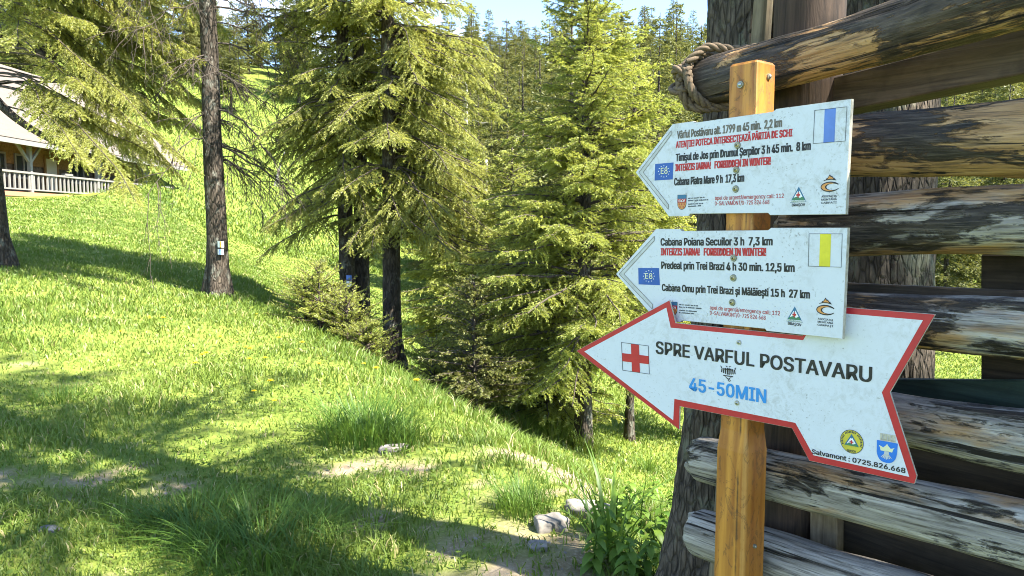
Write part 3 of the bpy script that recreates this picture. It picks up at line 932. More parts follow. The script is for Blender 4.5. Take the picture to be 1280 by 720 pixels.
S3.text('Salvamont : 0725.826.668', (1015.3,566.9), (1131.7,591.3), 5.6, M['black_ink'], 0.032, 3)
xq = [(777.1,428),(810.7,432.3),(812,467.5),(778.7,462.7)]
outline_quad(S3, xq, 0.6, M['dark_ink'], layer=3)
S3.flats('red_cross', [S3.uv([(788.9,429.8),(799,431.1),(799.5,443.5),(811.2,445.1),(811.6,455.3),(799.8,453.8),(800.3,465.5),(790.2,464.1),(789.9,452.9),(778.4,451.4),(778,441.3),(789.4,442.6)])], M['red_ink'], 3)
# small black club emblem above the time
fr = frame_of(S3, (910.5, 465), (920.5, 466.4), (910.5, 455))
pol = []
for x in (-0.85, -0.6, -0.35, -0.1, 0.12, 0.37, 0.62, 0.87):
    pol.append([fr(x - 0.07, -0.35 + abs(x) * 0.25), fr(x + 0.07, -0.35 + abs(x) * 0.25), fr(x * 0.9 + 0.07, 0.55 - abs(x) * 0.2), fr(x * 0.9 - 0.07, 0.55 - abs(x) * 0.2)])
for y in (-0.5, 0.32):
    pol.append([fr(-0.62, y - 0.06), fr(0.62, y - 0.06), fr(0.62, y + 0.06), fr(-0.62, y + 0.06)])
for sx in (-1, 1):
    pol.append([fr(sx * 0.75, 0.5), fr(sx * 0.98, 0.72), fr(sx * 0.9, 0.36)])
    pol.append([fr(sx * 0.2, 0.6), fr(sx * 0.34, 0.8), fr(sx * 0.05, 0.7)])
    pol.append([fr(sx * 0.5, -0.5), fr(sx * 0.05, -0.95), fr(sx * 0.02, -0.8)])
emb = S3.flats('club_emblem', pol, M['black_ink'], 3)
S3.text('6', (910.4,476.6), (913.4,476.9), 3.8, M['black_ink'], 0.02, 3, emb)
# round yellow badge
fr = frame_of(S3, (1065, 552), (1079.8, 554.8), (1065, 537.2))
bd = S3.flat('badge', circle(fr, 1.0, 36), M['dark_ink'], 3, uv=True)
S3.flats('badge_ring', [circle(fr, 0.95, 36)], M['badge_yellow'], 4, bd)
S3.flats('badge_triangle', [[fr(-0.62, -0.35), fr(0.62, -0.35), fr(0, 0.66)]], M['teal_ink'], 5, bd)
S3.flats('badge_snow', [[fr(-0.42, -0.2), fr(0.42, -0.2), fr(0.07, 0.34), fr(0, 0.26), fr(-0.07, 0.34)]], M['ink_white'], 6, bd)
S3.flats('badge_hill', [[fr(-0.58, -0.34), fr(0.58, -0.34), fr(0.36, -0.1), fr(0.1, -0.2), fr(-0.2, -0.08)]], M['green_ink'], 7, bd)
S3.flats('badge_cross', [[fr(-0.05, -0.16), fr(0.05, -0.16), fr(0.05, -0.06), fr(0.16, -0.06), fr(0.16, 0.04), fr(0.05, 0.04), fr(0.05, 0.15), fr(-0.05, 0.15), fr(-0.05, 0.04), fr(-0.16, 0.04), fr(-0.16, -0.06), fr(-0.05, -0.06)]], M['red_ink'], 8, bd)
ring = []
for i in range(26):
    a = R(200 - i * 8.8)
    if i in (7, 16): continue
    for r0, r1 in ((0.74, 0.9),):
        da = R(2.6)
        ring.append([fr(r0 * math.cos(a - da), r0 * math.sin(a - da)), fr(r0 * math.cos(a + da), r0 * math.sin(a + da)), fr(r1 * math.cos(a + da), r1 * math.sin(a + da)), fr(r1 * math.cos(a - da), r1 * math.sin(a - da))])
S3.flats('badge_print', ring, M['dark_ink'], 5, bd)
S3.text('BRAȘOV', (1059.2,564.2), (1070.2,566.2), 3.0, M['dark_ink'], 0.02, 5, bd)
# blue shield with a crown
fr = frame_of(S3, (1109.4, 552), (1122.6, 554.4), (1107.9, 578.4))   # second axis points down
body = [fr(-1, 0), fr(1, 0), fr(0.97, 0.45)] + [fr(0.97 * math.cos(a) ** 0.8 if math.cos(a) > 0 else -0.97 * abs(math.cos(a)) ** 0.8, 0.45 + 0.55 * math.sin(a)) for a in np.linspace(0.15, math.pi - 0.15, 13)] + [fr(-0.97, 0.45)]
sh = S3.flat('shield', body, M['shield_blue'], 3, uv=True)
S3.flats('shield_crown', [[fr(-0.58, 0.46), fr(0.52, 0.46), fr(0.62, 0.30), fr(0.72, 0.24), fr(0.5, 0.28), fr(0.36, 0.30), fr(0.1, 0.18), fr(0, 0.10), fr(-0.1, 0.18), fr(-0.36, 0.30), fr(-0.52, 0.26), fr(-0.78, 0.22), fr(-0.66, 0.32)]], M['cream_ink'], 4, sh)
roots = [[fr(-0.2, 0.44), fr(0.2, 0.44), fr(0.25, 0.64), fr(-0.25, 0.64)]]
for k in range(7):
    x = -0.48 + 0.16 * k
    roots.append([fr(x * 0.5 - 0.05, 0.62), fr(x * 0.5 + 0.05, 0.62), fr(x + 0.05, 0.84 - abs(x) * 0.18), fr(x - 0.05, 0.84 - abs(x) * 0.18)])
S3.flats('shield_roots', roots, M['grey_ink'], 4, sh)
tow = []
for k in range(6):
    x = -0.60 + 0.25 * k
    tow.append([fr(x - 0.09, -0.06), fr(x + 0.09, -0.06), fr(x + 0.11, -0.36), fr(x - 0.11, -0.36)])
tow.append([fr(-0.66, -0.02), fr(0.78, -0.02), fr(0.78, -0.1), fr(-0.66, -0.1)])
S3.flats('shield_towers', tow, M['stain'], 4, sh)
for p in ((924,428),(921.6,503.6)): S3.screw(*p, 0.0062, False)

# ------------------------------------------------------------------ log fence
LOGP = Vector((0.545, 1.72, 0)) + NB * 0.16
def on_logs(u, v, off=0.0):
    return ray_plane(u, v, LOGP + NB * off, NB)

def make_log(name, parent, ends, tops, mat, taper=0.0, L=1.7, seed=0, segs=220, K=56, lump=0.10, label=None):
    """ends: pixel column of the left end and of a second station; tops: (top,bottom) at both"""
    (u0, u1), ((t0, b0), (t1, b1)) = ends, tops
    A, B = on_logs(u0, (t0 + b0) / 2), on_logs(u1, (t1 + b1) / 2)
    ra = (on_logs(u0, t0) - on_logs(u0, b0)).length / 2 * 0.96
    rb = (on_logs(u1, t1) - on_logs(u1, b1)).length / 2 * 0.96
    d = (B - A); l0 = d.length; d.normalize()
    me = log_mesh(name, L, lambda s: ra + (rb - ra) * min(s / l0, 1.6), seed, segs, K, lump)
    o = mesh_obj(name, me, mat, parent, True)
    zx = Vector((0, 0, 1)); y = zx.cross(d).normalized(); z = d.cross(y)
    o.matrix_world = Matrix.Translation(A) @ Matrix((d, y, z)).transposed().to_4x4()
    if label: o['label'] = label
    return o

def log_mesh(name, L, rad, seed, segs, K, lump, ridge=0.0):
    V = []; F = []
    for i in range(segs + 1):
        s = L * i / segs
        r = rad(s)
        endk = min(1.0, s / 0.012, (L - s) / 0.012)
        cx = (mnoise.noise(Vector((s * 1.3, seed, 0.3))) * 0.18) * r
        cz = (mnoise.noise(Vector((s * 1.3, seed, 9.3))) * 0.18) * r
        for k in range(K):
            a = 2 * math.pi * k / K
            ca, sa = math.cos(a), math.sin(a)
            q = Vector((s * 4.0, ca * 0.9 + seed * 7.1, sa * 0.9))
            n = mnoise.noise(q) * lump + mnoise.noise(Vector((s * 9.0, ca * 3.2 + seed * 3, sa * 3.2))) * lump * 0.45
            n += mnoise.noise(Vector((s * 5.0, ca * 9 + seed, sa * 9))) * lump * 0.22
            rr = r * (1 + n) * (0.86 + 0.14 * endk)
            V.append((s + (0.02 * mnoise.noise(Vector((ca * 2, sa * 2, seed))) if i == 0 else 0), cx + ca * rr, cz + sa * rr))
    for i in range(segs):
        for k in range(K):
            k2 = (k + 1) % K
            F.append((i*K + k, i*K + k2, (i+1)*K + k2, (i+1)*K + k))
    c0 = len(V); V.append((0.006, 0, 0)); c1 = len(V); V.append((L - 0.004, 0, 0))
    # split-looking cut ends
    me = bpy.data.meshes.new(name)
    faces = F + [(c0, (k + 1) % K, k) for k in range(K)] + [(c1, segs*K + k, segs*K + (k+1) % K) for k in range(K)]
    me.from_pydata(V, [], faces)
    me.update()
    return me

FENCE_C = on_logs(1250, 400, 0.1)
fence = thing('log_fence', 'fence of weathered horizontal logs with flaking bark behind the sign post', 'fence')
make_log('log', fence, (872, 1280), ((76, 135), (-58, 34)), mat_log('log_bark_brown', 0.52, 0.0, 0.3), seed=1, L=1.75, label='topmost log, dark bark on its left half and bare tan wood on its right')
make_log('log', fence, (1000, 1280), ((150, 222), (122, 226)), mat_log('log_bark_tan', 0.49, 0.0, 0.8), seed=2, L=1.55, label='second log from the top, blackish bark flaked off in tan patches', lump=0.13)
make_log('log', fence, (985, 1280), ((252, 322), (233, 328)), mat_log('log_bark_grey', 0.465, 0.6, 0.8), seed=3, L=1.55, label='third log from the top, pale grey above and blackish below')
make_log('log', fence, (985, 1280), ((360, 418), (372, 454)), mat_log('log_bark_mix', 0.48, 0.35, 0.5), seed=4, L=1.55, label='fourth log from the top, grey with tan flakes')
make_log('log', fence, (960, 1280), ((472, 522), (509, 592)), mat_log('log_silver', 0.46, 0.75, 0.9), seed=5, L=1.6, label='fifth log from the top, silvery grey with a black underside')
make_log('log', fence, (873, 1280), ((545, 600), (627, 712)), mat_log('log_silver_dark', 0.465, 0.65, 0.7), seed=6, L=1.75, label='sixth log from the top, silver grey with dark flakes')
make_log('log', fence, (868, 1120), ((634, 692), (708, 790)), mat_log('log_silver_low', 0.40, 1.0, 0.6), seed=7, L=1.75, label='lowest log in view, grey and split at its end')

def plank(name, a, b, off, t0, t1, mat, thick=0.03, label=None, ext=0.0):
    """a board behind the logs: pixel columns a, b; (top,bottom) rows at both ends"""
    P = [on_logs(a, t0[0], off), on_logs(b, t1[0], off), on_logs(b, t1[1], off), on_logs(a, t0[1], off)]
    if ext:
        d0 = P[1] - P[0]; d1 = P[2] - P[3]
        P[1] = P[0] + d0 * ext; P[2] = P[3] + d1 * ext
    O = P[0]
    x = (P[1] - P[0]).normalized()
    if abs(x.z) > 0.75:
        pass
    bm = bmesh.new()
    f = [bm.verts.new(p - O) for p in P]
    g = [bm.verts.new(p - O + NB * thick) for p in P]
    bm.faces.new(f); bm.faces.new(g[::-1])
    for i in range(4):
        bm.faces.new((f[i], g[i], g[(i+1) % 4], f[(i+1) % 4]))
    bmesh.ops.recalc_face_normals(bm, faces=bm.faces)
    bmesh.ops.bevel(bm, geom=bm.edges[:], offset=0.003, segments=1, affect='EDGES')
    # turn into a frame running along the wall
    rot = Matrix.Rotation(-RZ, 4, 'Z')
    bmesh.ops.transform(bm, matrix=rot, verts=bm.verts)
    o = bm_obj(name, bm, mat, fence)
    o.location = O
    o.rotation_euler = (0, 0, RZ)
    if label: o['label'] = label
    return o

plank('beam', 1040, 1280, 0.14, (97, 141), (34, 92), M['beam'], 0.09, 'squared dark beam under the top log', 1.6)
plank('board', 1040, 1280, 0.09, (353, 372), (364, 384), M['beam'], 0.03, 'thin dark board along the fourth log', 1.6)
plank('board', 1080, 1280, 0.10, (474, 500), (476, 515), M['green_board'], 0.03, 'dark green board', 1.6)
plank('upright', 1226, 1300, 0.16, (318, 520), (318, 530), M['planks'], 0.08, 'dark upright timber')
plank('board', 940, 1280, 0.15, (600, 668), (690, 800), M['planks'], 0.03, 'brown board between the two lowest logs', 1.5)
plank('board', 940, 1280, 0.17, (535, 597), (570, 680), M['planks'], 0.03, None, 1.5)
plank('board', 940, 1280, 0.15, (672, 780), (812, 900), M['planks'], 0.03, None, 1.5)
plank('upright', 1012, 1046, 0.105, (636, 720), (640, 740), M['pale_stake'], 0.035, 'stake coloured pale for the light on it, between the lowest logs')  # pale wood colour stands in for light on this piece

def round_pole(name, u, off, r, ztop, mat, parent, lean=(0, 0), label=None, K=40, lump=0.05, seed=3):
    P = on_logs(u, 300, off)
    z0 = gz(P.x, P.y) - 0.2
    me = log_mesh(name, ztop - z0, lambda s: r * (1.06 - 0.06 * s / 3), seed, 120, K, lump)
    o = mesh_obj(name, me, mat, parent, True)
    d = Vector((lean[0], lean[1], 1)).normalized()
    y = Vector((0, 1, 0)); x2 = d
    yv = x2.cross(Vector((1, 0, 0))).normalized(); zv = x2.cross(yv)
    o.matrix_world = Matrix.Translation((P.x, P.y, z0)) @ Matrix((x2, yv, zv)).transposed().to_4x4()
    if label: o['label'] = label
    return o
def mat_pole_x():
    return mat_board('stripped_pole_wood', (0.016, 0.010, 0.007), (0.070, 0.044, 0.029), 0)
PX = mat_pole_x()
round_pole('upright', 1000, 0.155, 0.085, 2.9, PX, fence, label='stripped brown pole the top log is lashed to')
round_pole('upright', 893, 0.115, 0.026, 2.9, mat_board('stake_wood', (0.10, 0.075, 0.045), (0.25, 0.20, 0.13), 0), fence, lean=(0.05, 0), label='thin stake by the lashed log end', K=16, seed=8)

# rope round the log end: a three-strand lay following the path
def rope_mesh(name, paths, r):
    Vs, Fs, o = [], [], 0
    for pts in paths:
        n = max(20, int(sum((b - a).length for a, b in zip(pts, pts[1:])) / 0.0035))
        P = smooth_path(pts, n)
        A = np.array([tuple(p) for p in P])
        T = np.gradient(A, axis=0); T /= np.linalg.norm(T, axis=1, keepdims=True)
        ref = np.array([0.3, 0.5, 0.81])
        n1 = np.cross(T, ref); n1 /= np.linalg.norm(n1, axis=1, keepdims=True)
        n2 = np.cross(T, n1)
        s = np.concatenate([[0], np.cumsum(np.linalg.norm(np.diff(A, axis=0), axis=1))])
        for k in range(3):
            ph = s / (r * 6.5) * 2 * np.pi + k * 2 * np.pi / 3
            Q = A + (np.cos(ph)[:, None] * n1 + np.sin(ph)[:, None] * n2) * r * 0.52
            v, f = tube_arrays(Q[None], np.full((1, n), r * 0.56), 7)
            Vs.append(v); Fs.append(f + o); o += len(v)
    return np_mesh(name, np.concatenate(Vs), np.concatenate(Fs))
LA = on_logs(874, 105); LBp = on_logs(1280, -12)
ld = (LBp - LA).normalized()
lr = (on_logs(872, 76) - on_logs(872, 135)).length / 2
lz = (Vector((0, 0, 1)) - ld * ld.z).normalized()
ly = lz.cross(ld).normalized()
def around(s, a, k=1.0):
    return LA + ld * s + (ly * math.cos(a) + lz * math.sin(a)) * lr * k
paths = []
for j, s0 in enumerate((0.004, 0.028)):
    paths.append([around(s0 + 0.012 * math.sin(a * 1.5 + j), a, 1.14 + 0.05 * math.sin(2*a + j)) for a in np.linspace(0.2, 2 * math.pi + 0.2, 22)])
# lashing that leaves the loop, passes over the log's back and round the pole
paths.append([around(0.02, 2.6, 1.3), around(0.05, 1.9, 1.35), around(0.10, 1.2, 1.18), around(0.17, 1.0, 1.12), around(0.26, 0.9, 1.15), around(0.36, 0.7, 1.25), around(0.44, 0.4, 1.5)])
paths.append([around(0.0, -2.2, 1.25), around(0.03, -1.9, 1.25), around(0.07, -1.2, 1.2), around(0.12, -0.6, 1.3), around(0.2, 0.0, 1.6)])
# knot at the end
K0 = LA - ld * 0.012 - NB * 0.03
for j in range(3):
    c = K0 + lz * (0.012 * (j - 1) - 0.004) - ly * 0.006 * j
    ax1 = (lz * math.cos(j * 1.1) + ly * math.sin(j * 1.1)); ax2 = (ld * 0.8 + NB * 0.5 * (1 if j % 2 else -1)).normalized()
    paths.append([c + ax1 * 0.044 * math.cos(a) + ax2 * 0.03 * math.sin(a) for a in np.linspace(0, 2 * math.pi, 16)])
rp = mesh_obj('rope', rope_mesh('rope', paths, 0.0115), M['rope'], None, True)
tag(rp, 'thick twisted hemp rope knotted round the end of the topmost log', 'rope')

# ------------------------------------------------------------------ trees
def trunk_mesh(name, H, r0, r1, flare=1.6, fh=0.6, lean=(0.0, 0.0), K=20, segs=40, lump=0.10, seed=0, fine=0.0, sink=0.25, power=1.0, dens=1.0):
    Z = np.linspace(0, 1, segs + 1) ** power * (H + sink) - sink
    th = np.arange(K) * 2 * np.pi / K
    V = []
    for z in Z:
        t = max(z, 0) / H
        r = r0 + (r1 - r0) * t + r0 * (flare - 1) * math.exp(-max(z, 0) / fh * 2.2)
        cx = lean[0] * z + 0.12 * r0 * mnoise.noise(Vector((z * 0.5, seed, 1)))
        cy = lean[1] * z + 0.12 * r0 * mnoise.noise(Vector((z * 0.5, seed, 5)))
        fl = math.exp(-max(z, 0) / fh * 1.8)
        for a in th:
            ca, sa = math.cos(a), math.sin(a)
            n = mnoise.noise(Vector((ca * 1.6 + seed, sa * 1.6, z * 0.9))) * lump
            n += fl * 0.22 * math.cos(a * 5 + seed) + fl * 0.1 * math.cos(a * 3 + seed * 2)
            if fine:
                rdg = 1 - abs(mnoise.noise(Vector((ca * 7.0 * dens + seed, sa * 7.0 * dens, z * 5.0)))) * 2
                n += fine * rdg + fine * 0.7 * mnoise.noise(Vector((ca * 16 * dens, sa * 16 * dens, z * 16)))
            V.append((cx + ca * r * (1 + n), cy + sa * r * (1 + n), z))
    F = [(i*K + k, i*K + (k+1) % K, (i+1)*K + (k+1) % K, (i+1)*K + k) for i in range(segs) for k in range(K)]
    F.append(tuple(segs*K + k for k in range(K)))
    me = bpy.data.meshes.new(name)
    me.from_pydata(V, [], F)
    me.update()
    return me

def branches_arrays(g, base, az, L, rise, droop, S=8):
    """branch centre lines (B,S,3)"""
    t = np.linspace(0, 1, S)[None, :]
    az2 = az[:, None] + (g.random((len(az), 1)) - 0.5) * 0.5 * t
    r = L[:, None] * t
    z = rise[:, None] * L[:, None] * t - droop[:, None] * L[:, None] * t**1.8 + 0.10 * L[:, None] * np.clip(t - 0.7, 0, 1) * 1.6
    P = np.stack([base[:, 0:1] + r * np.cos(az2), base[:, 1:2] + r * np.sin(az2), base[:, 2:3] + z], -1)
    P[:, 1:] += np.cumsum((g.random((len(az), S - 1, 3)) - 0.5), 1) * 0.045 * L[:, None, None]
    return P

def foliage_arrays(g, P, L, spacing, twig, nlen, nwid, nsp, hang=0.5, inner=0.12, keep=1.0, spread=0.6):
    inner = np.broadcast_to(np.asarray(inner, dtype=float), (P.shape[0],))
    """needle-bearing twigs along branch lines P (B,S,3)"""
    B, S, _ = P.shape
    cnt = np.maximum((L * (1 - inner) / spacing).astype(int) * 2, 4)
    bi = np.repeat(np.arange(B), cnt)
    n = len(bi)
    t = inner[bi] + (1 - inner[bi]) * g.random(n) ** 0.85
    f = t * (S - 1); i0 = np.clip(f.astype(int), 0, S - 2); fr = (f - i0)[:, None]
    p0, p1 = P[bi, i0], P[bi, i0 + 1]
    base = p0 * (1 - fr) + p1 * fr
    d = p1 - p0; d /= np.linalg.norm(d, axis=1, keepdims=True) + 1e-9
    up = np.array([0, 0, 1.0])
    side = np.cross(d, up); side /= np.linalg.norm(side, axis=1, keepdims=True) + 1e-9
    sg = np.where(g.random(n) < 0.5, -1.0, 1.0)[:, None]
    aa = (0.55 + 0.6 * g.random(n))[:, None]
    td = d * np.cos(aa) + side * sg * np.sin(aa)
    td[:, 2] -= hang * (0.3 + g.random(n))
    td += (g.random((n, 3)) - 0.5) * 0.35
    td /= np.linalg.norm(td, axis=1, keepdims=True)
    tl = twig * (0.35 + 0.9 * (1 - t)) * (0.6 + 0.8 * g.random(n)) * np.clip(L[bi] / 1.2, 0.45, 1.15)
    if keep < 1:
        k = g.random(n) < keep
        base, td, tl = base[k], td[k], tl[k]; n = len(base)
    trnd = g.random(n)
    # needles
    K = np.maximum((tl / nsp).astype(int), 3)
    ti = np.repeat(np.arange(n), K)
    m = len(ti)
    u = g.random(m)
    pos = base[ti] + td[ti] * (tl[ti] * u)[:, None]
    pos[:, 2] -= (hang * 0.25 * tl[ti] * u**2)
    dd = td[ti]
    rv = g.normal(size=(m, 3)); rv -= dd * np.sum(rv * dd, 1, keepdims=True); rv /= np.linalg.norm(rv, axis=1, keepdims=True) + 1e-9
    a = (spread * (0.5 + g.random(m)))[:, None]
    nd = dd * np.cos(a) + rv * np.sin(a)
    wv = np.cross(nd, g.normal(size=(m, 3))); wv /= np.linalg.norm(wv, axis=1, keepdims=True) + 1e-9
    ln = (nlen * (0.6 + 0.7 * g.random(m)))[:, None]
    w = (nwid * (0.7 + 0.6 * g.random(m)))[:, None]
    V = np.stack([pos, pos + nd * ln * 0.45 + wv * w, pos + nd * ln, pos + nd * ln * 0.45 - wv * w], 1).reshape(-1, 3)
    F = (np.arange(m) * 4)[:, None] + np.arange(4)
    rnd = np.clip(trnd[ti] * 0.8 + 0.2 * g.random(m), 0, 1)
    return V, F, np.repeat(rnd, 4), base, td, tl

def spruce_parts(root, seed, H, z0, rmax, nb, spacing=0.06, twig=0.3, nlen=0.05, nwid=0.011, nsp=0.012, rise=0.15, droop=0.45, hang=0.5, r0=0.15,
                 prof=0.85, mat='spruce', az_range=None, flare=1.5, keep=1.0, extra=None, lean=(0, 0), lump=0.08, twigs=True, K=14, trunk_mat='bark', trunk_fine=0.0, dead=0, topz=None, fh=0.6, ex_inner=0.12, wood=0.012):
    g = np.random.default_rng(seed)
    tr = trunk_mesh('trunk', H, r0, 0.015, flare, fh, lean, K, 40, lump, seed, trunk_fine)
    mesh_obj('trunk', tr, M[trunk_mat], root, True)
    q = np.sort(g.random(nb)) if nb else np.zeros(0)
    zt = H * 0.985 if topz is None else topz
    z = z0 + (zt - z0) * q
    rel = (z - z0) / max(H - z0, 0.1)
    az = g.random(nb) * 2 * np.pi
    L = rmax * (1 - rel) ** prof * (0.6 + 0.55 * g.random(nb)) * np.clip(0.65 + rel * 3, 0, 1) + 0.08
    ri = rise + 0.45 * rel + 0.15 * (g.random(nb) - 0.5)
    dr = droop * (1 - 0.6 * rel) * (0.7 + 0.6 * g.random(nb))
    base = np.stack([lean[0] * z, lean[1] * z, z], -1)
    if extra is not None:
        e = np.array(extra, dtype=float)   # z, az, L, rise, droop
        base = np.concatenate([base, np.stack([lean[0] * e[:, 0], lean[1] * e[:, 0], e[:, 0]], -1)])
        az = np.concatenate([az, e[:, 1]]); L = np.concatenate([L, e[:, 2]]); ri = np.concatenate([ri, e[:, 3]]); dr = np.concatenate([dr, e[:, 4]])
    P = branches_arrays(g, base, az, L, ri, dr)
    inn = np.full(len(L), 0.12)
    if extra is not None: inn[nb:] = ex_inner
    V, F, rnd, tb, td, tl = foliage_arrays(g, P, L, spacing, twig, nlen, nwid, nsp, hang, inner=inn, keep=keep)
    mesh_obj('crown', np_mesh('crown', V, F, {'rnd': rnd}), M[mat], root)
    if twigs:
        rb = np.clip(wood * L + 0.004, 0.005, 0.09)[:, None] * np.linspace(1, 0.2, P.shape[1])[None, :]
        v, f = tube_arrays(P, rb, 5)
        # bare twigs too
        st = np.stack([tb, tb + td * (tl * 0.5)[:, None], tb + td * tl[:, None]], 1)
        sel = g.random(len(st)) < 0.35
        v2, f2 = tube_arrays(st[sel], np.tile(np.array([[0.004, 0.003, 0.0015]]), (sel.sum(), 1)), 3)
        k = len(v)
        zz = np.array([z0 * 0.5, H * 0.9])
        v3, f3 = tube_arrays(np.stack([lean[0] * zz, lean[1] * zz, zz], -1)[None], np.array([[0.008, 0.004]]), 4)   # unseen thin core added to join the branches
        mesh_obj('branches', np_mesh('branches', np.concatenate([v, v2, v3]), np.concatenate([f, f2 + k, f3 + k + len(v2)])), M['twig'], root)
    return root

def dead_branches(root, seed, specs, sub=7, subl=0.5, mat='twig', name='dead_branches'):
    """bare, forking, drooping branches: specs of z, az, L, rise, droop, r"""
    g = np.random.default_rng(seed)
    e = np.array(specs, dtype=float)
    base = np.stack([0*e[:, 0], 0*e[:, 0], e[:, 0]], -1)
    P = branches_arrays(g, base, e[:, 1], e[:, 2], e[:, 3], e[:, 4], 12)
    P[:, 1:] += (g.random((len(e), 11, 3)) - 0.5) * 0.06
    v, f = tube_arrays(P, e[:, 5:6] * np.linspace(1, 0.25, 12)[None, :], 6)
    Vs, Fs, o = [v], [f], len(v)
    cur = P; cl = e[:, 2]
    for lev in range(2):
        n = sub
        bi = np.repeat(np.arange(len(cur)), n)
        i0 = g.integers(2, cur.shape[1] - 1, len(bi))
        b = cur[bi, i0]; d = cur[bi, i0] - cur[bi, i0 - 1]; d /= np.linalg.norm(d, axis=1, keepdims=True) + 1e-9
        rv = g.normal(size=(len(bi), 3)) * 0.75
        rv[:, 2] -= 0.45
        l2 = subl * (0.4 ** lev) * (0.4 + g.random(len(bi))) * np.clip(cl[bi], 0.4, 1.6)
        t = np.linspace(0, 1, 7)[None, :, None]
        dirv = d + rv; dirv /= np.linalg.norm(dirv, axis=1, keepdims=True)
        Q = b[:, None, :] + dirv[:, None, :] * l2[:, None, None] * t
        Q[:, :, 2] -= (0.22 * l2[:, None]) * t[..., 0] ** 2
        Q[:, 1:] += (g.random((len(bi), 6, 3)) - 0.5) * 0.05 * l2[:, None, None]
        v, f = tube_arrays(Q, (0.007 if lev == 0 else 0.004) * np.linspace(1, 0.35, 7)[None, :] * np.ones((len(bi), 1)), 4)
        Vs.append(v); Fs.append(f + o); o += len(v)
        cur, cl = Q, l2
    return mesh_obj(name, np_mesh(name, np.concatenate(Vs), np.concatenate(Fs)), M[mat], root)

def ground_at(u, depth):
    x = (u - CU) / FPX * depth
    return Vector((x, depth, gz(x, depth)))

# two trees right behind the fence
TA = Vector((0.755, 2.32, 0)); TA.z = gz(TA.x, TA.y)
tA = thing('spruce_tree', 'thick rough-barked spruce trunk with a flared foot rising behind the left ends of the logs', 'tree', TA)
mesh_obj('trunk', trunk_mesh('trunk', 11, 0.18, 0.03, 2.2, 1.1, (0, 0), 220, 420, 0.06, 2, 0.055, power=1.9), M['bark_near'], tA, True)
TB = Vector((1.31, 2.66, 0)); TB.z = gz(TB.x, TB.y)
tB = thing('spruce_tree', 'rough-barked spruce trunk seen through the gaps between the logs', 'tree', TB)
mesh_obj('trunk', trunk_mesh('trunk', 12, 0.195, 0.03, 1.5, 0.7, (0, 0), 160, 260, 0.06, 5, 0.05, power=1.6), M['bark_near'], tB, True)
def high_crown(root, seed, H, z0, rmax, nb, keep=1.0):
    g = np.random.default_rng(seed)
    z = z0 + (H - z0) * np.sort(g.random(nb)); rel = (z - z0) / (H - z0)
    L = rmax * (1 - rel) ** 0.8 * (0.5 + 0.7 * g.random(nb)) + 0.1
    P = branches_arrays(g, np.stack([0*z, 0*z, z], -1), g.random(nb) * 2 * np.pi, L, 0.12 + 0.3 * rel, 0.28 * (0.6 + 0.6 * g.random(nb)))
    V, F, rnd, *_ = foliage_arrays(g, P, L, 0.075, 0.34, 0.07, 0.016, 0.022, 0.35, keep=keep)
    mesh_obj('crown', np_mesh('crown', V, F, {'rnd': rnd}), M['spruce'], root)
    v, f = tube_arrays(P, np.clip(0.014 * L, 0.005, 0.05)[:, None] * np.linspace(1, 0.25, P.shape[1])[None, :], 5)
    v3, f3 = tube_arrays(np.array([[[0, 0, z0 * 0.8], [0, 0, H * 0.95]]]), np.array([[0.01, 0.005]]), 4)  # unseen tube added along the axis, linking the branches
    mesh_obj('branches', np_mesh('branches', np.concatenate([v, v3]), np.concatenate([f, f3 + len(v)])), M['twig'], root)
high_crown(tA, 31, 11, 4.0, 2.3, 60, 0.75)
high_crown(tB, 32, 12, 4.2, 2.3, 60, 0.75)
# neighbours just outside the picture to the right, which shade the fence and the lawn
for i, (x, y, H, z0, r) in enumerate(((4.6, 0.15, 13, 2.2, 2.4), (6.2, -2.4, 15, 2.4, 2.8), (3.2, -2.6, 12, 3.4, 2.0))):
    t = thing('spruce_tree', ('dense spruce standing right of the log fence beside the path', 'tall spruce farthest right of the log fence', 'slimmer spruce standing behind the viewpoint')[i], 'tree', (x, y, gz(x, y)))
    mesh_obj('trunk', trunk_mesh('trunk', H, 0.2, 0.02, 1.5, 0.6, (0, 0), 16, 30, 0.08, i), M['bark'], t, True)
    high_crown(t, 40 + i, H, z0, r, 85, 0.62)

# left edge tree with long reaching branches
p = ground_at(-12, 13.0)
tL = thing('spruce_tree', 'spruce at the left edge whose long drooping branches hang in front of the house', 'tree', p)
ex = []
g0 = np.random.default_rng(5)
for i in range(85):
    z = 3.0 + 4.6 * g0.random()
    ex.append((z, (g0.random() - 0.5) * 1.2, 2.4 + 1.6 * g0.random(), 0.05 + 0.30 * (g0.random()), 0.40 + 0.45 * g0.random()))
ex += [(3.2, 0.05, 3.3, -0.05, 0.42), (2.85, -0.15, 2.9, -0.2, 0.30)]
spruce_parts(tL, 51, 15, 5.0, 2.8, 120, 0.030, 0.50, 0.042, 0.0065, 0.0062, r0=0.30, droop=0.5, hang=0.55, extra=ex, ex_inner=0.46, wood=0.0045, lean=(-0.02, 0), flare=1.6)
# stout bare limb low on the trunk
lm = [Vector((0, 0, 4.2)), Vector((0.5, -0.1, 4.05)), Vector((0.95, -0.1, 3.75)), Vector((1.3, -0.1, 3.55)), Vector((1.7, -0.05, 3.75))]
mesh_obj('limb', tube_mesh('limb', smooth_path(lm, 20), list(np.linspace(0.10, 0.04, 20)), 9), M['bark'], tL, True)
lm = [Vector((0, 0, 3.2)), Vector((0.45, -0.1, 2.7)), Vector((1.0, -0.15, 2.3)), Vector((1.7, -0.1, 1.95)), Vector((2.3, 0, 1.85))]
mesh_obj('limb', tube_mesh('limb', smooth_path(lm, 24), list(np.linspace(0.085, 0.025, 24)), 9), M['bark'], tL, True)

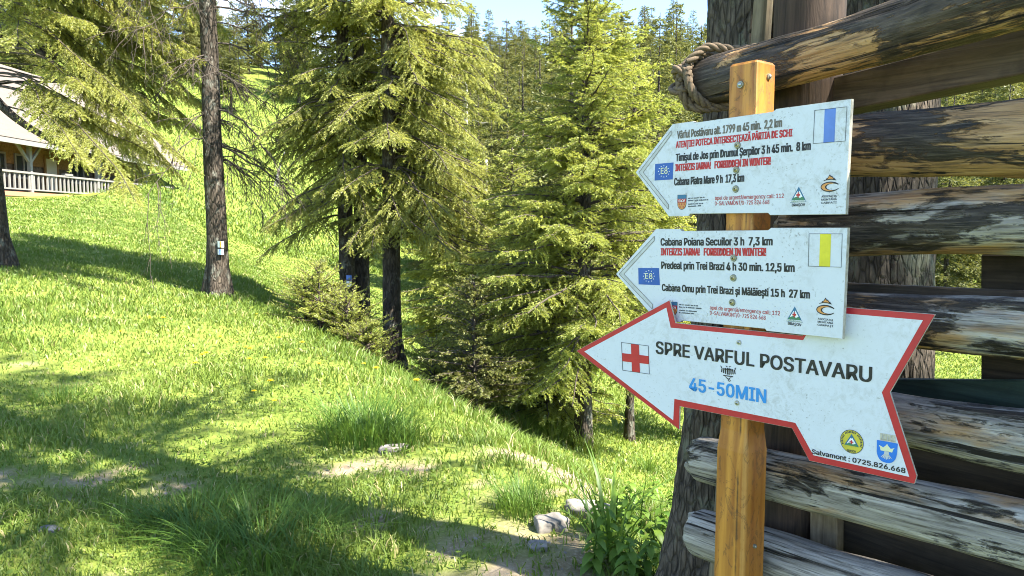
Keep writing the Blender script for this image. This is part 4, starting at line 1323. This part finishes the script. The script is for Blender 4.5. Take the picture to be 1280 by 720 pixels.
# the marked trunk with dead branches
p = ground_at(271, 13.2)
tM = thing('spruce_tree', 'straight spruce trunk with painted trail marks and bare dead branches on the lawn', 'tree', p)
sp = []
g1 = np.random.default_rng(12)
for i in range(30):
    z = 2.4 + 3.6 * g1.random()
    sp.append((z, g1.random() * 2 * math.pi if i % 2 else (g1.random() - 0.5) * 1.6, 0.7 + 1.0 * g1.random(), 0.1 * (g1.random() - 0.3), 0.5 + 0.4 * g1.random(), 0.014))
sp += [(3.3, -0.2, 1.8, -0.1, 0.75, 0.024), (2.7, 0.1, 1.9, -0.3, 0.7, 0.022), (5.0, 0.0, 1.9, -0.05, 0.3, 0.02), (4.4, 0.3, 1.7, 0.0, 0.55, 0.02)]
dead_branches(tM, 13, sp, 8, 0.6)
spruce_parts(tM, 52, 16, 5.6, 1.9, 90, 0.09, 0.38, 0.055, 0.011, 0.014, r0=0.185, droop=0.5, hang=0.7, flare=1.55, K=28, trunk_fine=0.035, lump=0.05, fh=0.5)
def bark_mark(root, u, v0, v1, du, mat, dep):
    a = pt(u - du, v0, dep) - root.location; b = pt(u + du, v1, dep) - root.location
    bm = bmesh.new()
    n = 6
    rows = []
    for j in (a.z, b.z):
        row = []
        for i in range(n + 1):
            x = a.x + (b.x - a.x) * i / n
            row.append(bm.verts.new((x, a.y - 0.02 * (1 - ((i / n - 0.5) * 2) ** 2), j)))
        rows.append(row)
    for i in range(n):
        bm.faces.new((rows[1][i], rows[1][i+1], rows[0][i+1], rows[0][i]))
    r = bmesh.ops.extrude_face_region(bm, geom=bm.faces[:])
    bmesh.ops.translate(bm, vec=(0, 0.03, 0), verts=[e for e in r['geom'] if isinstance(e, bmesh.types.BMVert)])
    bmesh.ops.recalc_face_normals(bm, faces=bm.faces)
    return bm_obj('trail_mark', bm, mat, root)
RB = 0.172
dd = 13.2 - RB - 0.02
bark_mark(tM, 275.5, 301.5, 309.3, 3.7, M['ink_white'], dd)
bark_mark(tM, 275.8, 301.7, 309.1, 1.4, mat_plain('mark_orange', (0.65, 0.38, 0.04), 0.7), dd - 0.012)
bark_mark(tM, 275.5, 311.5, 318.3, 3.5, M['ink_white'], dd)
bark_mark(tM, 275.5, 311.7, 318.1, 1.5, M['blue_mark'], dd - 0.012)

# the group in the middle left: two trunks side by side, one in front
def pair_extra(seed, n, az0, spread, zlo, zhi, L0, L1):
    g = np.random.default_rng(seed)
    return [(zlo + (zhi - zlo) * g.random(), az0 + (g.random() - 0.5) * spread, L0 + (L1 - L0) * g.random(), 0.05 + 0.15 * g.random(), 0.40 + 0.3 * g.random()) for _ in range(n)]
p = ground_at(433, 13.6)
t1 = thing('spruce_tree', 'dark spruce trunk with a small blue mark, left of a close pair', 'tree', p)
spruce_parts(t1, 61, 15, 2.8, 1.7, 190, 0.060, 0.40, 0.040, 0.0065, 0.0056, r0=0.15, droop=0.6, hang=0.55, flare=1.25, K=20, trunk_fine=0.03, extra=pair_extra(1, 26, math.pi, 2.0, 2.3, 5.5, 0.9, 1.6), prof=0.5)
bark_mark(t1, 436, 344, 349.5, 3.2, M['blue_mark'], 13.6 - 0.165)
bark_mark(t1, 436, 351, 358, 3.2, M['ink_white'], 13.6 - 0.165)
p = ground_at(452, 13.9)
t2 = thing('spruce_tree', 'lighter spruce trunk, right of a close pair above young spruces', 'tree', p)
spruce_parts(t2, 62, 16, 3.0, 1.6, 170, 0.065, 0.40, 0.040, 0.0065, 0.0056, r0=0.15, droop=0.55, hang=0.55, flare=1.25, K=20, trunk_fine=0.03, prof=0.5)
p = ground_at(489, 13.0)
t3 = thing('spruce_tree', 'spruce with a dark lone trunk and bright drooping crown, next to the close pair', 'tree', p)
spruce_parts(t3, 63, 15, 2.5, 1.75, 240, 0.055, 0.40, 0.040, 0.0065, 0.0056, r0=0.17, droop=0.6, hang=0.5, flare=1.35, K=20, trunk_fine=0.03, extra=pair_extra(2, 80, 0.1, 2.4, 2.3, 6.0, 1.1, 2.1), prof=0.5)

# centre spruce and its neighbours
p = ground_at(731, 10.2)
tC = thing('spruce_tree', 'full young spruce with bright tips, in the centre behind the red arrow point', 'tree', p)
spruce_parts(tC, 71, 7.3, 1.2, 1.95, 330, 0.044, 0.34, 0.034, 0.0058, 0.0052, rise=0.22, droop=0.42, hang=0.38, r0=0.125, mat='spruce_young', prof=0.85, flare=1.2, K=18)
p = ground_at(640, 12.6)
tD = thing('spruce_tree', 'shaded spruce left of the centre spruce with low spreading branches', 'tree', p)
spruce_parts(tD, 72, 4.5, 0.25, 1.7, 260, 0.055, 0.34, 0.036, 0.006, 0.0062, rise=0.18, droop=0.42, hang=0.4, r0=0.09, mat='spruce_young', prof=0.75)
p = ground_at(585, 17.5)
tH = thing('spruce_tree', 'bright yellow-green spruce filling the gap between the drooping crowns and the centre spruce', 'tree', p)
spruce_parts(tH, 76, 5.6, 0.3, 1.9, 220, 0.06, 0.36, 0.06, 0.010, 0.011, rise=0.2, droop=0.42, hang=0.45, r0=0.09, mat='spruce_young', prof=0.8, K=10)
p = ground_at(688, 11.2)
tI = thing('spruce_tree', 'small shaded spruce under the left side of the centre spruce', 'tree', p)
spruce_parts(tI, 77, 2.6, 0.2, 1.2, 150, 0.05, 0.3, 0.045, 0.009, 0.010, rise=0.2, droop=0.4, hang=0.4, r0=0.05, mat='spruce_young', prof=0.7, K=8)
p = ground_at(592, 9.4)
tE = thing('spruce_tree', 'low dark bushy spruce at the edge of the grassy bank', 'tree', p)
spruce_parts(tE, 73, 1.75, 0.1, 0.8, 120, 0.04, 0.22, 0.04, 0.010, 0.010, rise=0.25, droop=0.3, hang=0.25, r0=0.04, mat='spruce_far_or_shade', prof=0.6, flare=1.1, K=8)  # dark needles put the centre spruce's shade into the colour
p = ground_at(790, 12.0)
tF = thing('spruce_tree', 'slender spruce trunk right of the centre spruce, below the arrow barb', 'tree', p)
spruce_parts(tF, 74, 6.2, 1.6, 1.5, 170, 0.06, 0.34, 0.05, 0.011, 0.012, rise=0.2, droop=0.45, hang=0.4, r0=0.075, mat='spruce_young', prof=0.75, K=10)
p = ground_at(868, 13.0)
tG = thing('spruce_tree', 'spruce half hidden by the white boards, left of the lashed log', 'tree', p)
spruce_parts(tG, 75, 5.4, 1.2, 1.6, 170, 0.06, 0.34, 0.05, 0.011, 0.012, rise=0.2, droop=0.45, hang=0.4, r0=0.09, mat='spruce_young', prof=0.75, K=10)
for i, (u, dd, H) in enumerate(((380, 11.4, 0.75), (398, 11.2, 1.05), (414, 11.6, 0.85), (432, 11.0, 0.8), (540, 10.2, 0.8), (455, 10.6, 0.5))):
    p = ground_at(u, dd)
    t = thing('young_spruce', ('small yellow-green young spruce, leftmost of the low thicket', 'tallest young spruce of the low thicket on the lawn edge', 'young spruce just in front of the close pair of trunks',
              'young spruce at the right end of the low thicket', 'lone young spruce left of the dark bushy spruce', 'tiny young spruce below the dark lone trunk')[i], 'tree', (p.x, p.y, p.z - 0.03))
    spruce_parts(t, 80 + i, H, 0.02, 0.5 + 0.2 * (i < 4), 60, 0.03, 0.16, 0.03, 0.007, 0.008, rise=0.45, droop=0.25, hang=0.1, r0=0.02, mat='spruce_young', prof=0.6, flare=1.0, K=6)

# the forest on the hill
protos = []
for i in range(5):
    t = thing('spruce_tree', 'tall spruce in the forest on the hillside', 'tree', (0, 0, -50), 0, 'forest spruces on the hillside')
    spruce_parts(t, 100 + i, 13 + 0.8 * i, 0.9 + 0.35 * i, 2.0 + 0.12 * i, 200, 0.15, 0.55, 0.17, 0.030, 0.038, rise=0.12, droop=0.4, hang=0.55, r0=0.15, mat='spruce_far_or_shade', prof=0.8, twigs=False, K=8)
    protos.append(t)
g2 = np.random.default_rng(77)
spots = []
def try_add(x, y, dmin):
    for (a, b) in spots:
        if (a - x) ** 2 + (b - y) ** 2 < dmin * dmin: return False
    spots.append((x, y)); return True
tries = 0
while len(spots) < 298 and tries < 60000:
    tries += 1
    y = 21 + 128 * g2.random() ** 1.05
    u = 540 + 345 * g2.random() if g2.random() < 0.45 else -60 + 1390 * g2.random()
    x = (u - CU) / FPX * y
    if u > 1330: continue
    if u < 545:                              # the open meadow: trees only along its upper edge
        edge = 84 - 6 * math.sin(u * 0.02) + (14 if 330 < u < 450 else 0)
        if y < edge or u < -60: continue
        if try_add(x, y, 3.0): pass
        continue
    if u < 640 and y < 30: continue
    if u < 600 and y < 36: continue
    if 880 < u < 1150 and y > 22: continue     # hidden behind the fence and the boards
    try_add(x, y, 2.3 + 0.008 * y)
used = False
for i, (x, y) in enumerate(spots):
    pr = protos[i % 5]
    loc = (x, y, gz(x, y) - 0.1)
    s = 0.72 + 0.42 * g2.random()
    s *= 0.94
    if y < 32: s *= 0.8
    if i < 5:
        pr.location = loc; pr.scale = (s, s, s)
    else:
        dup(pr, loc, g2.random() * 6.28, (s * (1.2 if y < 70 else 1.5), s * (1.2 if y < 70 else 1.5), s * (0.82 + 0.25 * g2.random())))
# bare dead trunks among them
for i, (u, dep, H, lab) in enumerate(((581, 27, 9.0, 'tall bare grey dead trunk standing at the forest edge'), (606, 31, 6.8, 'shorter bare grey dead trunk beside the taller dead one'))):
    p = ground_at(u, dep)
    t = thing('dead_tree', lab, 'tree', p)
    mesh_obj('trunk', trunk_mesh('trunk', H, 0.13, 0.05, 1.2, 0.4, (0.01, 0), 10, 30, 0.08, i), M['deadwood'], t, True)
    gg = np.random.default_rng(i)
    for k in range(22):
        dead_branches(t, 90 + i * 30 + k, [(1.5 + (H - 1.8) * gg.random(), gg.random() * 6.28, 0.3 + 0.6 * gg.random(), 0.1, 0.3, 0.016)], 2, 0.3, 'deadwood', 'branch')

# ------------------------------------------------------------------ house
def make_house():
    root = thing('house', 'mountain house with pale roof and white railed veranda on the left slope', 'house', (-24.3, 36.0, 0))
    z_fl, z_ev = 3.10, 5.72
    zb = 1.2
    y0, y1 = -6.0, 18.0
    B = lambda name, lo, hi, m, par=root: (lambda bm: (box_bm(bm, lo, hi), bm_obj(name, bm, m, par))[1])(bmesh.new())
    B('foundation', (-9.0, y0 + .1, zb), (-0.05, y1 - .1, z_fl - 0.22), M['plaster'])
    B('floor_beam', (-9.1, y0, z_fl - 0.22), (0.06, y1, z_fl), M['red_beam'])
    wall = B('wall', (-8.9, y0 + .2, z_fl), (-1.9, y1 - .2, z_ev + 0.25), M['stone_wall'])
    B('ceiling', (-1.9, y0 + .2, z_ev - 0.12), (0.12, y1 - .2, z_ev - 0.04), M['timber'])
    B('wall_band', (-1.897, y0 + .2, z_fl + 1.55), (-1.80, y1 - .2, z_ev - 0.13), M['timber'])
    for yy in (-1.5, 6.0, 11.0):
        d = B('door', (-1.797, yy, z_fl + .003), (-1.74, yy + 1.0, z_fl + 2.05), M['door'])
        bm = bmesh.new()
        for a, b, c, e in ((yy - .12, yy - .003, z_fl, z_fl + 2.2), (yy + 1.003, yy + 1.12, z_fl, z_fl + 2.2), (yy - .003, yy + 1.003, z_fl + 2.055, z_fl + 2.2)):
            box_bm(bm, (-1.797, a, c + .004), (-1.70, b, e))
        bm_obj('door_frame', bm, M['timber'], d)
        B('handle', (-1.737, yy + .85, z_fl + 1.0), (-1.69, yy + .92, z_fl + 1.04), M['steel'], d)
    for yy in (1.4, 3.5, 8.4):
        w = B('window', (-1.797, yy, z_fl + .9), (-1.76, yy + 1.2, z_fl + 2.0), M['glass'])
        bm = bmesh.new()
        for a, b, c, e in ((yy - .1, yy, .8, 2.1), (yy + 1.2, yy + 1.3, .8, 2.1), (yy, yy + 1.2, 2.0, 2.1), (yy, yy + 1.2, .8, .9), (yy + .56, yy + .64, .9, 2.0)):
            box_bm(bm, (-1.793, a + .002, z_fl + c), (-1.71, b - .002, z_fl + e))
        bm_obj('frame', bm, M['paint_grey'], w)
    # posts with angled braces
    for yy in (-4.0, 2.0, 8.1, 14.0):
        p = B('veranda_post', (-0.16, yy - .09, z_fl + .003), (0.02, yy + .09, z_ev - 0.125), M['paint_grey'])
        bm = bmesh.new()
        for s in (-1, 1):
            bar_bm(bm, (-0.07, yy + s * .09, z_fl + 1.55), (-0.07, yy + s * 1.05, z_ev - 0.13), 0.12, 0.12, (1, 0, 0))
        bm_obj('brace', bm, M['paint_grey'], p)
    # railing
    rl = B('railing', (-0.13, y0 + .2, z_fl + 0.92), (0.05, y1 - .2, z_fl + 1.02), M['paint_grey'])
    B('bottom_rail', (-0.10, y0 + .2, z_fl + 0.10), (0.0, y1 - .2, z_fl + 0.17), M['paint_grey'], rl)
    bm = bmesh.new()
    yy = y0 + .4
    while yy < y1 - .3:
        box_bm(bm, (-0.085, yy, z_fl + .172), (-0.015, yy + .09, z_fl + .918))
        yy += 0.37
    bm_obj('balusters', bm, M['paint_grey'], rl)
    for yy in (-0.9, 5.1, 11.2):
        B('planter', (-0.16, yy - .35, z_fl + 1.024), (0.08, yy + .35, z_fl + 1.13), M['paint_grey'], rl)
    # roof: two slabs
    bm = bmesh.new()
    ze, zr, xe, xr = z_ev, 10.6, 0.75, -5.4
    for sx in (1, -1):
        xa = xe if sx == 1 else 2 * xr - xe
        n = Vector((0.61 * sx, 0, 0.79)) * 0.16
        q = [Vector((xa, y0 - .6, ze - .28)), Vector((xa, y1 + .6, ze - .28)), Vector((xr, y1 + .6, zr)), Vector((xr, y0 - .6, zr))]
        a = [bm.verts.new(v) for v in q]; b = [bm.verts.new(v + n) for v in q]
        bm.faces.new(a); bm.faces.new(b)
        for i in range(4): bm.faces.new((a[i], a[(i+1) % 4], b[(i+1) % 4], b[i]))
    bmesh.ops.recalc_face_normals(bm, faces=bm.faces)
    rf = bm_obj('roof', bm, M['roof'], root)
    bm = bmesh.new()
    box_bm(bm, (0.76, y0 - .6, ze - .42), (0.86, y1 + .6, ze - .2))
    bm_obj('fascia', bm, M['paint_grey'], rf)
    bm = bmesh.new()
    for yy in (y0 + .22, y1 - .22):
        v = [bm.verts.new((x, yy, z)) for x, z in ((-1.9, z_ev - .1), (-8.9, z_ev - .1), (xr, zr - .15))]
        bm.faces.new(v)
    bm_obj('gable', bm, M['timber'], root)
    return root
make_house()

# small things up the meadow
p = ground_at(344, 66)
lp = thing('lift_pole', 'thin pale leaning pole at the top of the meadow', 'pole', p)
mesh_obj('shaft', tube_mesh('shaft', [(0, 0, -0.3), (0.5, 0, 1.3), (1.1, 0, 3.0)], [0.09, 0.08, 0.06], 8), M['paint_grey'], lp, True)
mesh_obj('foot', tube_mesh('foot', [(0.35, 0.0, -0.3), (0.42, 0, 0.9)], [0.08, 0.07], 8), M['paint_grey'], lp, True)

# ------------------------------------------------------------------ low plants, stones, flowers
def tuft(u, v, n, h, spread, label, seed, w=0.006, mat='tuft', lean=0.9, dx=0, dz=0):
    p = on_ground(u, v)
    g = np.random.default_rng(seed)
    rr = spread * np.sqrt(g.random(n)); a = g.random(n) * 2 * np.pi
    x, y = rr * np.cos(a), rr * np.sin(a)
    z = height(p.x + x, p.y + y) - p.z
    hh = h * (0.45 + 0.65 * g.random(n))
    od = np.where(g.random(n) < 0.65, a, g.random(n) * 2 * np.pi)
    # three-segment curved blades
    S = 6
    t = np.linspace(0, 1, S)[None, :]
    le = (lean * (0.3 + g.random(n)))[:, None]
    P = np.stack([x[:, None] + np.cos(od)[:, None] * le * hh[:, None] * t**2, y[:, None] + np.sin(od)[:, None] * le * hh[:, None] * t**2, z[:, None] + hh[:, None] * (t - 0.32 * le * t**2.4)], -1)
    ww = (w * (0.6 + 0.7 * g.random(n)))[:, None] * np.array([1, 1, 0.9, 0.72, 0.45, 0.05])[None, :]
    sd = np.stack([-np.sin(od + (g.random(n) - .5)), np.cos(od), np.zeros(n)], -1)[:, None, :] * ww[..., None] / 2
    V = np.stack([P - sd, P + sd], 2).reshape(-1, 3)
    o = (np.arange(n) * S * 2)[:, None] + (np.arange(S - 1) * 2)[None, :]
    F = np.stack([o, o + 1, o + 3, o + 2], -1).reshape(-1, 4)
    ob = mesh_obj('grass_tuft', np_mesh('grass_tuft', V, F, {'rnd': np.repeat(g.random(n), S * 2)}), M[mat])
    ob.location = p
    return tag(ob, label, 'grass tuft')
tuft(458, 548, 620, 0.36, 0.36, 'big dark green grass tuft above the pale flat stone', 1, 0.008)
tuft(500, 556, 160, 0.26, 0.2, 'smaller grass tuft joining the big dark one on its right', 12, 0.007)
tuft(655, 640, 520, 0.19, 0.15, 'compact round green grass tuft between the bare patches', 2, 0.004, lean=0.7)
tuft(762, 690, 30, 0.52, 0.12, 'tall loose tuft of broad blades in front of the weeds', 3, 0.016, lean=1.0)
tuft(330, 690, 560, 0.26, 0.36, 'wide sprawling tuft at the bottom of the lawn', 4, 0.006, lean=1.3)
tuft(240, 672, 360, 0.22, 0.3, 'sprawling tuft near the lower left lawn', 5, 0.006, lean=1.3)
tuft(620, 520, 420, 0.42, 0.3, 'sunlit long grass on the bank left of the centre trunk', 6, 0.007, 'grass', 0.8)
tuft(560, 500, 420, 0.36, 0.4, 'sunlit long grass by the dark bushy spruce', 13, 0.007, 'grass', 0.8)
tuft(690, 550, 420, 0.46, 0.3, 'sunlit long grass under the centre trunk', 7, 0.007, 'grass', 0.8)
tuft(735, 568, 320, 0.46, 0.2, 'sunlit long grass right of the centre trunk', 14, 0.007, 'grass', 0.8)
tuft(810, 590, 90, 0.34, 0.15, 'thin grass tuft on the bank edge above the weeds', 8, 0.007, 'tuft', 0.9)
tuft(655, 540, 380, 0.34, 0.25, 'long grass clump on the bank between the sunlit ones', 15, 0.007, 'grass', 0.8)
tuft(75, 500, 200, 0.16, 0.25, 'rough tuft at the left where the lawn falls into shade', 16, 0.006, 'tuft', 1.1)

def weed(loc, h, n, seed, label):
    """upright stem with pairs of toothed leaves"""
    g = random.Random(seed)
    root = thing('leafy_weed', label, 'weed', loc, g.random() * 6, 'leafy weeds by the flared trunk')
    lx, lyy = g.uniform(-.15, .15), g.uniform(-.15, .15)
    stem = [Vector((lx * t * t * h, lyy * t * t * h, h * t)) for t in np.linspace(0, 1, 8)]
    mesh_obj('stem', tube_mesh('stem', stem, list(np.linspace(0.004, 0.002, 8)), 5), M['weed'], root, True)
    V, F, r = [], [], []
    for k in range(n):
        t = 0.15 + 0.85 * k / n
        b = Vector((lx * t * t * h, lyy * t * t * h, h * t))
        for s in (0, 1):
            a = k * 1.57 + s * math.pi + g.uniform(-.3, .3)
            L = 0.085 * (1.15 - 0.55 * t) * g.uniform(.8, 1.2); W = L * 0.30
            d = Vector((math.cos(a), math.sin(a), 0)); q = Vector((-d.y, d.x, 0))
            up = g.uniform(0.1, 0.5)
            st = 7
            o = len(V)
            rv = g.random()
            for i in range(st + 1):
                x = i / st
                w = W * math.sin(math.pi * min(1, x * 0.9 + 0.08)) ** 0.8 * (1.0 if i % 2 else 0.86)
                if i == st: w = 0.0005
                c = b + d * (L * x) + Vector((0, 0, L * (up * x - 0.75 * x * x)))
                V += [c - q * w + Vector((0, 0, w * .35)), c, c + q * w + Vector((0, 0, w * .35))]
                r += [rv] * 3
            for i in range(st):
                for j in (0, 1):
                    F.append((o + i*3 + j, o + i*3 + j + 1, o + i*3 + j + 4, o + i*3 + j + 3))
    mesh_obj('leaves', np_mesh('leaves', np.array([tuple(v) for v in V]), np.array(F), {'rnd': np.array(r)}), M['weed'], root, True)
    return root
g3 = random.Random(4)
wl_pts = [(790, 640), (815, 640), (838, 650), (770, 655), (800, 668), (828, 678), (752, 668), (785, 690), (815, 700), (845, 690), (760, 705), (842, 632), (822, 622), (775, 715), (850, 712), (805, 720), (742, 722), (832, 735), (790, 745), (862, 668), (858, 640)]
for i, (u, v) in enumerate(wl_pts):
    q = on_ground(u, v)
    weed((q.x, q.y, q.z - 0.01), g3.uniform(0.16, 0.33), g3.randint(6, 9), 200 + i, 'green leafy weed with toothed leaves in the clump left of the flared trunk')

def rock(u, v, size, label, seed, squash=(1, 0.8, 0.5), rz=0.0, mat='rock', name='rock', sink=0.15):
    p = on_ground(u, v); size *= 0.8
    bm = bmesh.new()
    bmesh.ops.create_icosphere(bm, subdivisions=4, radius=1.0)
    for vv in bm.verts:
        n = mnoise.noise(vv.co * 1.2 + Vector((seed * 5, 0, 0))) * 0.35 + mnoise.noise(vv.co * 3.5 + Vector((0, seed * 3, 0))) * 0.14 + mnoise.noise(vv.co * 9 + Vector((0, seed * 3, 0))) * 0.05
        c = vv.co * (1 + n)
        c = Vector((max(-0.8, min(0.8, c.x)), max(-0.78, min(0.78, c.y)), max(-0.75, min(0.72, c.z))))
        vv.co = Vector((c.x * size * squash[0], c.y * size * squash[1], c.z * size * squash[2]))
    o = bm_obj(name, bm, M[mat], None, True)
    o.location = p + Vector((0, 0, size * squash[2] * (0.75 - sink * 5)))
    o.rotation_euler = (0.1, 0.05, rz)
    return tag(o, label, 'rock')
rock(492, 566, 0.13, 'pale flat stone lying below the big dark tuft', 1, (1.25, 0.5, 0.45), 0.5)
rock(690, 664, 0.15, 'largest grey rock, by the tall loose blades', 2, (0.9, 0.7, 0.65), 0.2)
rock(735, 645, 0.17, 'broad grey rock half covered by weeds', 3, (1.2, 0.7, 0.6), -0.3)
rock(750, 605, 0.12, 'small rock at the edge of the bare bank', 4, (1.6, 0.6, 0.4), 0.4)
rock(672, 690, 0.07, 'fist-sized stone in front of the largest rock', 5, (1, 0.8, 0.7))
rock(62, 664, 0.06, 'small pale stone on the bare patch at lower left', 8, (1.3, 0.8, 0.5))

def grit():
    n = 2600
    x = (rng.random(n) * 2 - 1) * 4.5; y = 2.2 + 5.5 * rng.random(n)
    k = dirt(x, y) > 0.25 + 0.4 * rng.random(n)
    x, y = x[k], y[k]; n = len(x)
    r = 0.003 + 0.013 * rng.random(n) ** 3
    base = np.array([[1, 0, 0], [0.3, 0.9, 0], [-0.8, 0.5, 0.1], [-0.7, -0.6, 0], [0.4, -0.9, 0], [0.1, 0, 0.75]])
    jit = base[None] * (0.7 + 0.6 * rng.random((n, 6, 1)))
    V = np.stack([x, y, height(x, y) - 0.001], -1)[:, None, :] + jit * r[:, None, None]
    f = np.array([[0, 1, 5], [1, 2, 5], [2, 3, 5], [3, 4, 5], [4, 0, 5]])
    F = (np.arange(n) * 6)[:, None, None] + f[None]
    o = mesh_obj('gravel', np_mesh('gravel', V.reshape(-1, 3), F.reshape(-1, 3)), M['rock'])
    tag(o, 'small stones and grit scattered over the worn earth', 'gravel', kind='stuff')
grit()

# dandelions
def dandelion_proto():
    root = thing('dandelion', 'yellow dandelion flower in the sunlit lawn', 'flower', (0, 0, 0), 0, 'dandelions in the lawn')
    mesh_obj('stem', tube_mesh('stem', [(0, 0, 0), (0.004, 0, 0.06), (0.008, 0.002, 0.115)], 0.0022, 5), M['weed'], root, True)
    V, F = [], []
    g = random.Random(2)
    for ring, (n, L, e) in enumerate(((18, 0.026, 0.25), (14, 0.02, 0.7), (9, 0.014, 1.15))):
        for k in range(n):
            a = 2 * math.pi * k / n + ring * .2
            d = Vector((math.cos(a) * math.cos(e), math.sin(a) * math.cos(e), math.sin(e)))
            q = Vector((-math.sin(a), math.cos(a), 0)) * 0.0035
            c = Vector((0.008, 0.002, 0.115)); o = len(V)
            V += [c, c + d * L * .6 + q, c + d * L, c + d * L * .6 - q]
            F.append((o, o+1, o+2, o+3))
    mesh_obj('flower', np_mesh('flower', np.array([tuple(v) for v in V]), np.array(F)), M['dandelion'], root)
    return root
dp = dandelion_proto()
g4 = random.Random(9)
dpts = [(187, 412), (186, 409), (257, 463), (253, 461), (297, 440), (312, 453), (333, 465), (313, 467), (307, 448), (322, 403), (206, 414), (350, 440), (377, 446), (246, 470), (340, 500), (318, 506), (455, 470), (470, 482), (520, 497), (503, 474), (150, 430), (275, 436), (400, 470), (345, 520)]
for i, (u, v) in enumerate(dpts):
    q = on_ground(u, v)
    s = g4.uniform(0.9, 1.5)
    if i == 0:
        dp.location = q; dp.scale = (s, s, s)
    else:
        dup(dp, q, g4.random() * 6, (s, s, s))
